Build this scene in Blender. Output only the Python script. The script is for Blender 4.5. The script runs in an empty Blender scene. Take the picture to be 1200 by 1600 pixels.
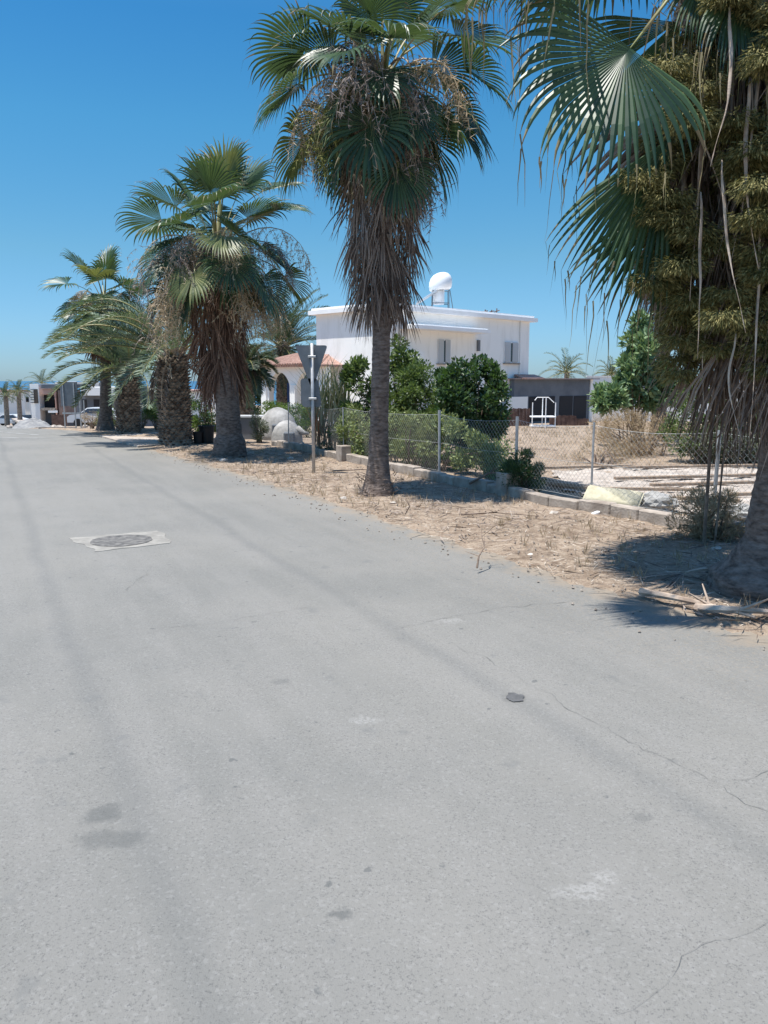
import bpy, math, random
import numpy as np
from mathutils import Vector, Matrix, noise
random.seed(7); rng = np.random.default_rng(7)
S = bpy.context.scene; COL = S.collection
R = math.radians
U = random.uniform

# ------------------------------------------------------------------ camera
FPX = 1250.0; PITCH = math.atan(205/FPX); EYE = 1.6
cd = bpy.data.cameras.new('camera'); cam = bpy.data.objects.new('camera', cd); COL.objects.link(cam)
cd.sensor_fit = 'VERTICAL'; cd.sensor_height = 36; cd.lens = 36*FPX/1600; cd.clip_end = 60000; cd.clip_start = 0.05
cam.location = (0, 0, EYE); cam.rotation_euler = (math.pi/2 - PITCH, 0, 0); S.camera = cam
# ------------------------------------------------------------------ sky + sun
SUN_EL = 75; SUN_AZ = -108      # degrees clockwise from +Y
w = bpy.data.worlds.new('World'); S.world = w; w.use_nodes = True
nt = w.node_tree; nt.nodes.clear()
sky = nt.nodes.new('ShaderNodeTexSky'); sky.sky_type = 'NISHITA'; sky.sun_disc = False
sky.sun_elevation = R(SUN_EL); sky.sun_rotation = R(SUN_AZ); sky.altitude = 0
sky.air_density = 1.0; sky.dust_density = 0.3; sky.ozone_density = 3.0
bg = nt.nodes.new('ShaderNodeBackground'); bg.inputs['Strength'].default_value = 0.11
wo = nt.nodes.new('ShaderNodeOutputWorld')
hs = nt.nodes.new('ShaderNodeHueSaturation'); hs.inputs['Saturation'].default_value = 1.15
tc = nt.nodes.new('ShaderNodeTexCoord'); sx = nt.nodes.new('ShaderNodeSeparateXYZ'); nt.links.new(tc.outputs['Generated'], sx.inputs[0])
cr = nt.nodes.new('ShaderNodeValToRGB'); nt.links.new(sx.outputs[2], cr.inputs[0]); el_ = cr.color_ramp.elements    # clear-air tint low down; zenith boosted out of view to lift shaded walls
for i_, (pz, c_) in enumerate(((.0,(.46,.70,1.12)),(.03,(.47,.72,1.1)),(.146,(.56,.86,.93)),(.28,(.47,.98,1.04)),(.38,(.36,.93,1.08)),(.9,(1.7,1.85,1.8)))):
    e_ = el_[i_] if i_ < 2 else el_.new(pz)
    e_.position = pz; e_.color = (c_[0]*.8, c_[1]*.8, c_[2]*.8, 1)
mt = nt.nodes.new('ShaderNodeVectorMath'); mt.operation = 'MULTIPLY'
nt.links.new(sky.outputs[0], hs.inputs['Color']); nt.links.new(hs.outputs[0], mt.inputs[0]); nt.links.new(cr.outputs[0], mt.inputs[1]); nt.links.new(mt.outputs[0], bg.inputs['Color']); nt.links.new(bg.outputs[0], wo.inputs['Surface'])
sd = bpy.data.lights.new('sun', 'SUN'); sd.energy = 4.8; sd.angle = R(0.5); sd.color = (1, .955, .89)
so = bpy.data.objects.new('sun', sd); COL.objects.link(so)
sv = Vector((math.sin(R(SUN_AZ))*math.cos(R(SUN_EL)), math.cos(R(SUN_AZ))*math.cos(R(SUN_EL)), math.sin(R(SUN_EL))))
so.rotation_euler = sv.to_track_quat('Z', 'Y').to_euler(); so.location = sv*50
S.view_settings.view_transform = 'Standard'; S.view_settings.look = 'None'; S.view_settings.gamma = 1
S.view_settings.exposure = 0.6
S.cycles.max_bounces = 6; S.cycles.transparent_max_bounces = 8

# ------------------------------------------------------------------ terrain height
def sst(a, b, v):
    t = min(1, max(0, (v-a)/(b-a))); return t*t*(3-2*t)
def gz(x, y):
    def soft(v): return v if v > 2 else (0 if v < -2 else (v+2)**2/8)
    r = -0.03*soft(y-20) if y < 140 else -3.6-0.028*(y-140)
    l = -0.054*soft(y-27) if y < 115 else -4.75-0.02*(y-115)
    k = sst(.12, .3, -x/y) if y > 5 else 0
    return r*(1-k)+l*k
def at(px, py, d):
    X = (px-600)/FPX; V = -(py-800)/FPX
    ry = math.cos(PITCH)+V*math.sin(PITCH); rz = -math.sin(PITCH)+V*math.cos(PITCH)
    t = d/ry
    return Vector((X*t, d, EYE+rz*t))
EDGE = [(6.8,-4),(4.6,.4),(2.3,4.59),(1.78,5.52),(1.23,6.47),(.9,7.1),(0,8.79),(-.61,10.01),(-1.7,12.04),(-3.36,14.95),(-5.21,18.08),(-7.75,22.56),(-9.5,25.4),(-12.9,29),(-16.5,36),(-80,169),(-121,253),(-200,420)]
def edge_dist(x, y):           # >0 on the verge side, <0 on the road
    best = 1e9; sg = 1
    for (ax, ay), (bx, by) in zip(EDGE, EDGE[1:]):
        dx, dy = bx-ax, by-ay
        t = max(0, min(1, ((x-ax)*dx+(y-ay)*dy)/(dx*dx+dy*dy)))
        ex, ey = ax+dx*t-x, ay+dy*t-y; d = math.hypot(ex, ey)
        if d < best:
            best = d; sg = 1 if (dx*(y-ay)-dy*(x-ax)) < 0 else -1
    return best*sg

# ------------------------------------------------------------------ materials
def mat(name, col, rough=.8, col2=None, scale=5, detail=4, bump=0, bscale=30, island=0, transl=0, spec=.3, metal=0, stretch=(1,1,1), ramp=(.35,.65), extra=None, tcol=None):
    m = bpy.data.materials.new(name); m.use_nodes = True; t = m.node_tree; N = t.nodes; L = t.links
    p = N['Principled BSDF']; out = N['Material Output']
    p.inputs['Roughness'].default_value = rough; p.inputs['Metallic'].default_value = metal
    p.inputs['Specular IOR Level'].default_value = spec
    c = col; csock = None
    if col2:
        g = N.new('ShaderNodeNewGeometry'); mp = N.new('ShaderNodeMapping'); mp.inputs['Scale'].default_value = stretch
        L.new(g.outputs['Position'], mp.inputs['Vector'])
        n = N.new('ShaderNodeTexNoise'); n.inputs['Scale'].default_value = scale; n.inputs['Detail'].default_value = detail; n.inputs['Roughness'].default_value = .65
        L.new(mp.outputs[0], n.inputs['Vector'])
        r = N.new('ShaderNodeMapRange'); r.inputs['From Min'].default_value = ramp[0]; r.inputs['From Max'].default_value = ramp[1]
        fac = n.outputs[0]
        if island:
            ma = N.new('ShaderNodeMath'); ma.operation = 'MULTIPLY_ADD'; ma.inputs[1].default_value = island
            L.new(g.outputs['Random Per Island'], ma.inputs[0])
            sb = N.new('ShaderNodeMath'); sb.operation = 'SUBTRACT'; sb.inputs[1].default_value = island/2
            L.new(ma.outputs[0], sb.inputs[0]); L.new(n.outputs[0], ma.inputs[2]); fac = sb.outputs[0]
        L.new(fac, r.inputs['Value'])
        mx = N.new('ShaderNodeMix'); mx.data_type = 'RGBA'; mx.inputs[6].default_value = (*col, 1); mx.inputs[7].default_value = (*col2, 1)
        L.new(r.outputs[0], mx.inputs[0]); csock = mx.outputs[2]; L.new(csock, p.inputs['Base Color'])
    else: p.inputs['Base Color'].default_value = (*col, 1)
    if bump:
        g2 = N.new('ShaderNodeNewGeometry'); mp2 = N.new('ShaderNodeMapping'); mp2.inputs['Scale'].default_value = stretch
        L.new(g2.outputs['Position'], mp2.inputs['Vector'])
        n2 = N.new('ShaderNodeTexNoise'); n2.inputs['Scale'].default_value = bscale; n2.inputs['Detail'].default_value = 5; L.new(mp2.outputs[0], n2.inputs['Vector'])
        b = N.new('ShaderNodeBump'); b.inputs['Strength'].default_value = 1; b.inputs['Distance'].default_value = bump; L.new(n2.outputs[0], b.inputs['Height']); L.new(b.outputs[0], p.inputs['Normal'])
    if transl:
        tr = N.new('ShaderNodeBsdfTranslucent'); ms = N.new('ShaderNodeMixShader'); ms.inputs[0].default_value = transl
        tr.inputs['Color'].default_value = (*(tcol or col), 1)
        L.new(p.outputs[0], ms.inputs[1]); L.new(tr.outputs[0], ms.inputs[2]); L.new(ms.outputs[0], out.inputs['Surface'])
    return m
M = {}
M['frond'] = mat('fan_frond_green', (.022,.055,.032), .42, (.065,.118,.055), 2.5, island=.5, transl=.2, tcol=(.12,.19,.05), spec=.4)
M['frond2'] = mat('fan_frond_yellowing', (.07,.1,.035), .45, (.17,.19,.075), 2.5, island=.7, transl=.25, tcol=(.25,.28,.06), spec=.4)
M['drytip'] = mat('dry_leaf_tip', (.12,.095,.05), .8, (.3,.25,.14), 6, island=.5, transl=.15, tcol=(.3,.22,.1))
M['petiole'] = mat('petiole', (.16,.19,.06), .5, (.3,.24,.12), 6)
M['dead'] = mat('dead_frond', (.11,.085,.072), .85, (.38,.31,.26), 3, island=.6, transl=.12, tcol=(.3,.17,.08))
M['deadred'] = mat('dead_frond_reddish', (.09,.055,.043), .85, (.3,.2,.15), 3, island=.6, transl=.15, tcol=(.3,.12,.05))
M['oven'] = mat('weathered_plaster', (.22,.215,.205), .9, (.42,.41,.395), 3, bump=.01, bscale=18)
M['deadpet'] = mat('dead_petiole', (.27,.2,.15), .8, (.6,.49,.39), 5, bump=.003, bscale=60)
M['flower'] = mat('palm_inflorescence', (.36,.28,.19), .9, (.68,.57,.41), 3, island=.5, transl=.25, tcol=(.5,.36,.2))
M['flowergrey'] = mat('old_inflorescence', (.2,.16,.145), .9, (.46,.39,.34), 3, island=.5, transl=.15, tcol=(.3,.22,.17))
M['flowergreen'] = mat('young_inflorescence', (.22,.24,.07), .8, (.36,.34,.12), 6, island=.5, transl=.2)
M['bark'] = mat('palm_bark', (.085,.062,.05), .9, (.235,.185,.155), 9, bump=.014, bscale=14, stretch=(1.2,1.2,3.2))
M['datebark'] = mat('date_bark', (.11,.083,.066), .95, (.36,.29,.23), 9, island=.35, bump=.01, bscale=40)
M['date'] = mat('date_leaflet', (.1,.145,.095), .4, (.22,.28,.185), 2, island=.6, transl=.2, tcol=(.14,.2,.06), spec=.5)
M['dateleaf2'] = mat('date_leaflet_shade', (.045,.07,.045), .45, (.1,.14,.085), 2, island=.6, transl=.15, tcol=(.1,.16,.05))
M['conifer'] = mat('conifer_spray', (.085,.09,.03), .75, (.31,.275,.115), 5, island=.7, transl=.2, tcol=(.22,.2,.05))
M['leafdark'] = mat('leaf_dark', (.02,.05,.022), .4, (.075,.13,.05), 3, island=.7, transl=.2, tcol=(.1,.2,.03), spec=.5)
M['leafmid'] = mat('leaf_mid', (.05,.085,.03), .5, (.15,.2,.07), 2.5, island=.6, transl=.25, tcol=(.2,.3,.06))
M['leafpale'] = mat('leaf_pale', (.09,.14,.045), .55, (.28,.33,.14), 2, island=.6, transl=.25, tcol=(.3,.34,.1))
M['leafbright'] = mat('leaf_bright', (.06,.11,.025), .5, (.17,.24,.06), 5, island=.6, transl=.2, tcol=(.2,.3,.04))
M['leafgrey'] = mat('leaf_greygreen', (.07,.09,.055), .6, (.18,.2,.13), 5, island=.6, transl=.15, tcol=(.15,.18,.08))
M['leafblue'] = mat('leaf_bluegreen', (.1,.18,.085), .5, (.28,.38,.19), 3, island=.6, transl=.25, tcol=(.2,.3,.1), spec=.45)
M['dry'] = mat('dry_brush', (.26,.19,.115), .9, (.5,.39,.26), 4, island=.5, transl=.2, tcol=(.5,.38,.2))
M['straw'] = mat('straw', (.13,.1,.078), .9, (.52,.45,.37), 6, island=.8)
M['reed'] = mat('reed', (.26,.29,.13), .6, (.62,.57,.36), 3, island=.6, transl=.25, tcol=(.4,.4,.15))
M['reeddry'] = mat('reed_dry', (.33,.16,.1), .8, (.55,.34,.22), 3, island=.6, transl=.2, tcol=(.5,.28,.15))
M['twig'] = mat('twig', (.12,.085,.065), .9, (.3,.23,.18), 12)
M['white'] = mat('white_render', (.87,.855,.81), .85, (.9,.885,.845), 1.5, bump=.002, bscale=20)
M['housewall'] = mat('weathered_white_render', (.78,.765,.72), .85, (.9,.885,.845), 1.4, detail=6, bump=.003, bscale=12, stretch=(1.5,1.5,.35), ramp=(.28,.5))
M['whitetrim'] = mat('white_trim', (.84,.84,.83), .7, (.9,.9,.9), 2)
M['pink'] = mat('pink_render', (.5,.3,.24), .85, (.58,.37,.3), 1)
M['brownwall'] = mat('brown_render', (.22,.15,.125), .9, (.3,.22,.19), 1)
M['greywall'] = mat('grey_render', (.12,.135,.155), .9, (.17,.185,.205), 1)
M['tile'] = mat('roof_tile', (.3,.17,.135), .85, (.44,.29,.235), 6, bump=.02, bscale=12)
M['glass'] = mat('window_glass', (.03,.035,.04), .08, spec=.8)
M['shutter'] = mat('shutter', (.5,.52,.53), .6)
M['dark'] = mat('dark_interior', (.03,.03,.033), .8)
M['conc'] = mat('concrete', (.24,.2,.165), .9, (.42,.365,.31), 4, bump=.008, bscale=40)
M['paleconc'] = mat('pale_concrete', (.3,.255,.215), .9, (.5,.44,.38), 3.5, bump=.02, bscale=18)
M['patch'] = mat('manhole_concrete', (.21,.2,.18), .9, (.31,.295,.265), 6, bump=.002, bscale=60)
M['iron'] = mat('cast_iron', (.07,.068,.065), .75, (.2,.19,.175), 14, bump=.002, bscale=90)
M['galv'] = mat('galvanised', (.34,.35,.36), .45, (.5,.5,.5), 8, metal=.5)
M['signback'] = mat('sign_back', (.13,.15,.17), .5, (.18,.2,.22), 4, metal=.3)
M['wire'] = mat('fence_wire', (.42,.43,.42), .5, metal=.3)
M['rust'] = mat('rusty_steel', (.07,.04,.033), .85, (.16,.1,.08), 3)
M['wood'] = mat('weathered_timber', (.2,.14,.1), .9, (.4,.31,.23), 6, stretch=(1,6,6), bump=.003, bscale=30)
M['foam'] = mat('yellow_foam', (.4,.37,.26), .9, (.53,.49,.37), 9, bump=.004, bscale=30)
M['stone'] = mat('stone', (.36,.32,.28), .95, (.62,.58,.52), 10, bump=.008, bscale=30)
M['greyrubble'] = mat('grey_rubble', (.16,.16,.165), .95, (.3,.295,.28), 3, bump=.03, bscale=8)
M['bin'] = mat('black_plastic', (.02,.02,.022), .5)
M['carpaint'] = mat('dark_car_paint', (.02,.022,.028), .25, spec=.6)
M['carwhite'] = mat('pale_car_paint', (.6,.62,.64), .3, spec=.6)
M['blue'] = mat('blue_cloth', (.03,.07,.2), .7)
M['tank'] = mat('white_tank', (.82,.83,.84), .35, spec=.5)
M['panel'] = mat('solar_panel', (.4,.45,.5), .25, spec=.6)
M['crack'] = mat('crack_fill', (.1,.1,.095), .95, (.22,.215,.2), 25)
M['stain'] = mat('tar_spot', (.07,.07,.07), .8, (.12,.12,.12), 20)

def ground_mat():
    m = bpy.data.materials.new('dry_soil'); m.use_nodes = True; t = m.node_tree; N = t.nodes; L = t.links; p = N['Principled BSDF']
    p.inputs['Roughness'].default_value = .95; p.inputs['Specular IOR Level'].default_value = .1
    g = N.new('ShaderNodeNewGeometry')
    def nz(s, d, r=.6):
        n = N.new('ShaderNodeTexNoise'); n.inputs['Scale'].default_value = s; n.inputs['Detail'].default_value = d; n.inputs['Roughness'].default_value = r
        L.new(g.outputs['Position'], n.inputs['Vector']); return n.outputs[0]
    def mr(s, a, b, c=0, e=1):
        r = N.new('ShaderNodeMapRange'); L.new(s, r.inputs[0])
        for k, v in zip((1,2,3,4), (a,b,c,e)): r.inputs[k].default_value = v
        return r.outputs[0]
    def mix(f, a, b):
        x = N.new('ShaderNodeMix'); x.data_type = 'RGBA'; L.new(f, x.inputs[0])
        for i, s in ((6,a),(7,b)):
            if isinstance(s, tuple): x.inputs[i].default_value = (*s, 1)
            else: L.new(s, x.inputs[i])
        return x.outputs[2]
    c = mix(mr(nz(.9,5), .38,.62), (.18,.132,.095), (.305,.235,.175))
    c = mix(mr(nz(7,7,.75), .4,.62), c, (.39,.31,.235))
    c = mix(mr(nz(26,6,.8), .52,.66), c, (.17,.115,.08))
    c = mix(mr(nz(60,4,.8), .6,.68), c, (.6,.52,.42))
    L.new(c, p.inputs['Base Color'])
    b = N.new('ShaderNodeBump'); b.inputs['Strength'].default_value = 1; b.inputs['Distance'].default_value = .03
    L.new(nz(14,9,.75), b.inputs['Height']); L.new(b.outputs[0], p.inputs['Normal'])
    return m
M['soil'] = ground_mat()

def road_mat():
    m = bpy.data.materials.new('asphalt'); m.use_nodes = True; t = m.node_tree; N = t.nodes; L = t.links; p = N['Principled BSDF']
    p.inputs['Roughness'].default_value = .82; p.inputs['Specular IOR Level'].default_value = .25
    g = N.new('ShaderNodeNewGeometry'); sp = N.new('ShaderNodeSeparateXYZ'); L.new(g.outputs['Position'], sp.inputs[0])
    def mth(op, a, b=None, c=None):
        x = N.new('ShaderNodeMath'); x.operation = op
        for i, s in enumerate((a,b,c)):
            if s is None: continue
            if isinstance(s, (int,float)): x.inputs[i].default_value = s
            else: L.new(s, x.inputs[i])
        return x.outputs[0]
    def nz(s, d, r=.6, vec=None):
        n = N.new('ShaderNodeTexNoise'); n.inputs['Scale'].default_value = s; n.inputs['Detail'].default_value = d; n.inputs['Roughness'].default_value = r
        L.new(vec or g.outputs['Position'], n.inputs['Vector']); return n.outputs[0]
    def mr(s, a, b, c=0., e=1.):
        r = N.new('ShaderNodeMapRange'); r.interpolation_type = 'SMOOTHSTEP'; L.new(s, r.inputs[0])
        for k, v in zip((1,2,3,4), (a,b,c,e)): r.inputs[k].default_value = v
        return r.outputs[0]
    def mix(f, a, b):
        x = N.new('ShaderNodeMix'); x.data_type = 'RGBA'; L.new(f, x.inputs[0])
        for i, s in ((6,a),(7,b)):
            if isinstance(s, tuple): x.inputs[i].default_value = (*s, 1)
            else: L.new(s, x.inputs[i])
        return x.outputs[2]
    # across-road coordinate of the wheel tracks
    c0 = mth('DIVIDE', mth('MULTIPLY_ADD', sp.outputs[1], .5, sp.outputs[0]), 1.118)
    al = mth('DIVIDE', mth('MULTIPLY_ADD', sp.outputs[0], -.5, sp.outputs[1]), 1.118)
    cv = N.new('ShaderNodeCombineXYZ'); L.new(mth('MULTIPLY', c0, 3.), cv.inputs[0]); L.new(mth('MULTIPLY', al, .35), cv.inputs[1])
    streak = nz(1.3, 5, .6, cv.outputs[0])
    cw = mth('MULTIPLY_ADD', mth('SUBTRACT', nz(.5, 3), .5), .25, c0)
    def band(c, wd):
        d = mth('ABSOLUTE', mth('SUBTRACT', cw, c)); return mr(d, 0, wd, 1, 0)
    tr = mth('MAXIMUM', band(2.30, .12), band(.40, .11))
    tr = mth('MULTIPLY', tr, mr(nz(1.6, 5, .7), .12, .5))
    col = mix(mr(nz(.35, 4), .35, .65), (.176,.174,.161), (.216,.209,.19))
    col = mix(mth('MULTIPLY', mr(streak, .35, .7), .5), col, (.228,.221,.205))
    col = mix(mth('MULTIPLY', mth('MULTIPLY', tr, mr(streak, .2, .6, .5, 1)), .27), col, (.105,.11,.11))
    # aggregate: dark pits and pale stones
    v = N.new('ShaderNodeTexVoronoi'); v.inputs['Scale'].default_value = 95; L.new(g.outputs['Position'], v.inputs['Vector'])
    sc = N.new('ShaderNodeSeparateColor'); L.new(v.outputs['Color'], sc.inputs[0])
    col = mix(mth('MULTIPLY', mr(sc.outputs[0], .75, 1.), .16), col, (.36,.355,.34))
    pits = mth('MULTIPLY', mr(nz(115, 3, .8), .53, .66), mr(nz(2, 4), .25, .6, .4, 1))
    col = mix(mth('MULTIPLY', pits, .7), col, (.08,.08,.078))
    # worn blotches and small oil drops
    col = mix(mth('MULTIPLY', mr(nz(4.5, 4, .55), .62, .74), .35), col, (.12,.125,.125))
    col = mix(mth('MULTIPLY', mr(nz(13, 3, .5), .69, .74), .6), col, (.085,.09,.09))
    col = mix(mth('MULTIPLY', mr(nz(3.1, 6, .8), .66, .74), .3), col, (.42,.41,.39))
    wx = mth('MULTIPLY_ADD', mth('SUBTRACT', nz(14, 4, .7), .5), .12, sp.outputs[0]); wy = mth('MULTIPLY_ADD', mth('SUBTRACT', nz(11, 4, .7), .5), .12, sp.outputs[1])
    for (ox, oy, rx, ry, st) in ((-1.05,2.76,.09,.08,.5), (-.97,2.6,.14,.075,.4), (-.13,2.2,.035,.03,.55), (.67,3.87,.07,.06,.35), (.95,2.75,.05,.04,.3), (-.55,4.1,.06,.05,.3)):      # old oil marks
        dx = mth('DIVIDE', mth('SUBTRACT', wx, ox), rx); dy = mth('DIVIDE', mth('SUBTRACT', wy, oy), ry)
        dd = mth('ADD', mth('MULTIPLY', dx, dx), mth('MULTIPLY', dy, dy)); col = mix(mth('MULTIPLY', mr(dd, .1, 1.2, 1, 0), st), col, (.07,.075,.075))
    for (ox, oy, rx, ry, st) in ((.62,2.3,.1,.05,.28), (.72,2.38,.05,.04,.28), (-.1,3.6,.09,.05,.3), (.45,5.2,.12,.06,.25)):      # pale scuffs
        dx = mth('DIVIDE', mth('SUBTRACT', wx, ox), rx); dy = mth('DIVIDE', mth('SUBTRACT', wy, oy), ry)
        dd = mth('ADD', mth('MULTIPLY', dx, dx), mth('MULTIPLY', dy, dy)); col = mix(mth('MULTIPLY', mth('MULTIPLY', mr(dd, .1, 1.2, 1, 0), mr(nz(60, 3, .7), .42, .56)), st), col, (.42,.415,.4))
    at_ = N.new('ShaderNodeAttribute'); at_.attribute_name = 'edge'      # drifted sand and grit along the broken edge
    sand = mth('ADD', at_.outputs['Fac'], mth('MULTIPLY', mth('SUBTRACT', nz(3, 6, .7), .5), 1.1))
    col = mix(mth('MULTIPLY', mr(sand, -.2, .12, 1, 0), .85), col, (.26,.215,.165))
    col = mix(mth('MULTIPLY', mth('MULTIPLY', mr(sand, .1, 1.3, 1, 0), mr(nz(40, 4, .8), .5, .62)), .4), col, (.28,.235,.18))
    L.new(col, p.inputs['Base Color'])
    b = N.new('ShaderNodeBump'); b.inputs['Strength'].default_value = .8; b.inputs['Distance'].default_value = .004
    L.new(nz(110, 4, .8), b.inputs['Height']); L.new(b.outputs[0], p.inputs['Normal'])
    return m
M['road'] = road_mat()
def sea_mat():
    m = mat('sea_water', (.012,.07,.16), .25, (.02,.1,.2), .01, spec=.4, bump=.4, bscale=.25); return m
M['sea'] = sea_mat()

# ------------------------------------------------------------------ mesh helpers
ORG = {}
def link(o, parent):
    COL.objects.link(o)
    if parent is not None: o.parent = parent
    ORG[o.name] = ORG[parent.name] if parent is not None else Vector((0,0,0))
    return o
def tag(o, label=None, cat=None, group=None, kind=None):
    if label: o['label'] = label
    if cat: o['category'] = cat
    if group: o['group'] = group
    if kind: o['kind'] = kind
    return o
def thing(name, loc, label, cat, group=None):
    o = bpy.data.objects.new(name, None); COL.objects.link(o); o.location = loc; o.empty_display_size = .2
    ORG[o.name] = Vector(loc); return tag(o, label, cat, group)
class MB:
    def __init__(s): s.v = []; s.f = []; s.m = []
    def add(s, vs, fs, mi=0):
        n = len(s.v); s.v += [tuple(v) for v in vs]; s.f += [tuple(i+n for i in f) for f in fs]; s.m += [mi]*len(fs); return s
    def box(s, c, d, rz=0, mi=0, rot=None, bev=0):
        c = Vector(c); x, y, z = d[0]/2, d[1]/2, d[2]/2
        m = rot if rot else Matrix.Rotation(rz, 3, 'Z')
        if bev:
            vs = []
            for sx in (-1,1):
                for sy in (-1,1):
                    for sz in (-1,1):
                        vs += [(sx*x, sy*(y-bev), sz*(z-bev)), (sx*(x-bev), sy*y, sz*(z-bev)), (sx*(x-bev), sy*(y-bev), sz*z)]
            import bmesh
            bm = bmesh.new(); [bm.verts.new(v) for v in vs]; bmesh.ops.convex_hull(bm, input=bm.verts[:]); bm.verts.index_update()
            V = [c+m@v.co for v in bm.verts]; Fc = [[v.index for v in f.verts] for f in bm.faces]; bm.free()
            return s.add(V, Fc, mi)
        V = [c+m@Vector((a*x, b*y, e*z)) for a, b, e in ((-1,-1,-1),(1,-1,-1),(1,1,-1),(-1,1,-1),(-1,-1,1),(1,-1,1),(1,1,1),(-1,1,1))]
        return s.add(V, [(0,3,2,1),(4,5,6,7),(0,1,5,4),(1,2,6,5),(2,3,7,6),(3,0,4,7)], mi)
    def tube(s, pts, rad, n=6, mi=0, flat=1.0, cap=True):
        pts = [Vector(p) for p in pts]; k = len(pts); rad = rad if isinstance(rad, (list,tuple)) else [rad]*k
        V = []; prev = None
        for i, p in enumerate(pts):
            d = (pts[min(i+1,k-1)]-pts[max(i-1,0)]).normalized()
            if prev is None:
                a = d.cross(Vector((0,0,1)));
                if a.length < .1: a = d.cross(Vector((1,0,0)))
            else: a = prev-d*prev.dot(d)
            a.normalize(); prev = a; b = d.cross(a)
            for j in range(n):
                t = 2*math.pi*j/n; V.append(p+a*math.cos(t)*rad[i]+b*math.sin(t)*rad[i]*flat)
        F = [(i*n+j, i*n+(j+1)%n, (i+1)*n+(j+1)%n, (i+1)*n+j) for i in range(k-1) for j in range(n)]
        if cap and n > 2: F += [tuple(range(n-1,-1,-1)), tuple((k-1)*n+j for j in range(n))]
        return s.add(V, F, mi)
    def grid(s, fn, nu, nv, mi=0):
        V = [fn(i/nu, j/nv) for j in range(nv+1) for i in range(nu+1)]
        return s.add(V, [(j*(nu+1)+i, j*(nu+1)+i+1, (j+1)*(nu+1)+i+1, (j+1)*(nu+1)+i) for j in range(nv) for i in range(nu)], mi)
    def prism(s, poly, z0, z1, mi=0):
        n = len(poly); V = [(x,y,z0) for x,y in poly]+[(x,y,z1) for x,y in poly]
        return s.add(V, [tuple(range(n-1,-1,-1)), tuple(range(n,2*n))]+[(i,(i+1)%n,n+(i+1)%n,n+i) for i in range(n)], mi)
    def build(s, name, mats, parent=None, smooth=False, origin=None):
        me = bpy.data.meshes.new(name)
        off = ORG[parent.name] if parent is not None else (Vector(origin) if origin is not None else Vector((0,0,0)))
        me.from_pydata([(v[0]-off.x, v[1]-off.y, v[2]-off.z) for v in s.v], [], s.f)
        mats = mats if isinstance(mats, (list,tuple)) else [mats]
        for m in mats: me.materials.append(m)
        if len(mats) > 1: me.polygons.foreach_set('material_index', s.m)
        if smooth: me.polygons.foreach_set('use_smooth', [True]*len(s.f))
        me.update(); o = bpy.data.objects.new(name, me); link(o, parent)
        if parent is None: o.location = off; ORG[o.name] = off
        return o
def quads(name, Q, m, parent=None, origin=None, midx=None, mats=None):
    Q = np.asarray(Q, dtype=np.float64); n = len(Q)
    off = np.array(ORG[parent.name] if parent is not None else (origin if origin is not None else (0,0,0)))
    me = bpy.data.meshes.new(name); me.vertices.add(4*n); me.loops.add(4*n); me.polygons.add(n)
    me.vertices.foreach_set('co', (Q-off).reshape(-1)); me.loops.foreach_set('vertex_index', np.arange(4*n, dtype=np.int32))
    me.polygons.foreach_set('loop_start', np.arange(0, 4*n, 4, dtype=np.int32)); me.update(calc_edges=True); me.validate()
    for x in (mats or [m]): me.materials.append(x)
    if midx is not None: me.polygons.foreach_set('material_index', np.asarray(midx, dtype=np.int32))
    o = bpy.data.objects.new(name, me); link(o, parent)
    if parent is None: o.location = off; ORG[o.name] = Vector(off)
    return o
def unit(a): return a/np.maximum(np.linalg.norm(a, axis=-1, keepdims=True), 1e-9)
def leaf_quads(C, D, L, W, N=None):
    """kite leaves: base C, direction D, length L, width W"""
    D = unit(D); n = len(C); Nn = rng.normal(size=(n,3)) if N is None else N
    Sd = unit(np.cross(D, Nn)); L = np.broadcast_to(np.asarray(L), (n,))[:,None]; W = np.broadcast_to(np.asarray(W), (n,))[:,None]
    m = C+D*L*.45
    return np.stack([C, m+Sd*W/2, C+D*L, m-Sd*W/2], axis=1)
def clump_leaves(centers, radii, n, L, W, up=.3, droop=0., shell=.5):
    out = []
    for c, r in zip(centers, radii):
        r = np.array(r) if hasattr(r, '__len__') else np.array([r]*3)
        d = unit(rng.normal(size=(n,3))); rad = (shell+(1-shell)*rng.random((n,1)))**.8*(rng.random((n,1))**.18)
        P = np.array(c)+d*rad*r
        D = d*.8+rng.normal(size=(n,3))*.6; D[:,2] += up-droop
        out.append(leaf_quads(P, D, L*rng.uniform(.6,1.25,n), W*rng.uniform(.7,1.2,n)))
    return np.concatenate(out)

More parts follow.
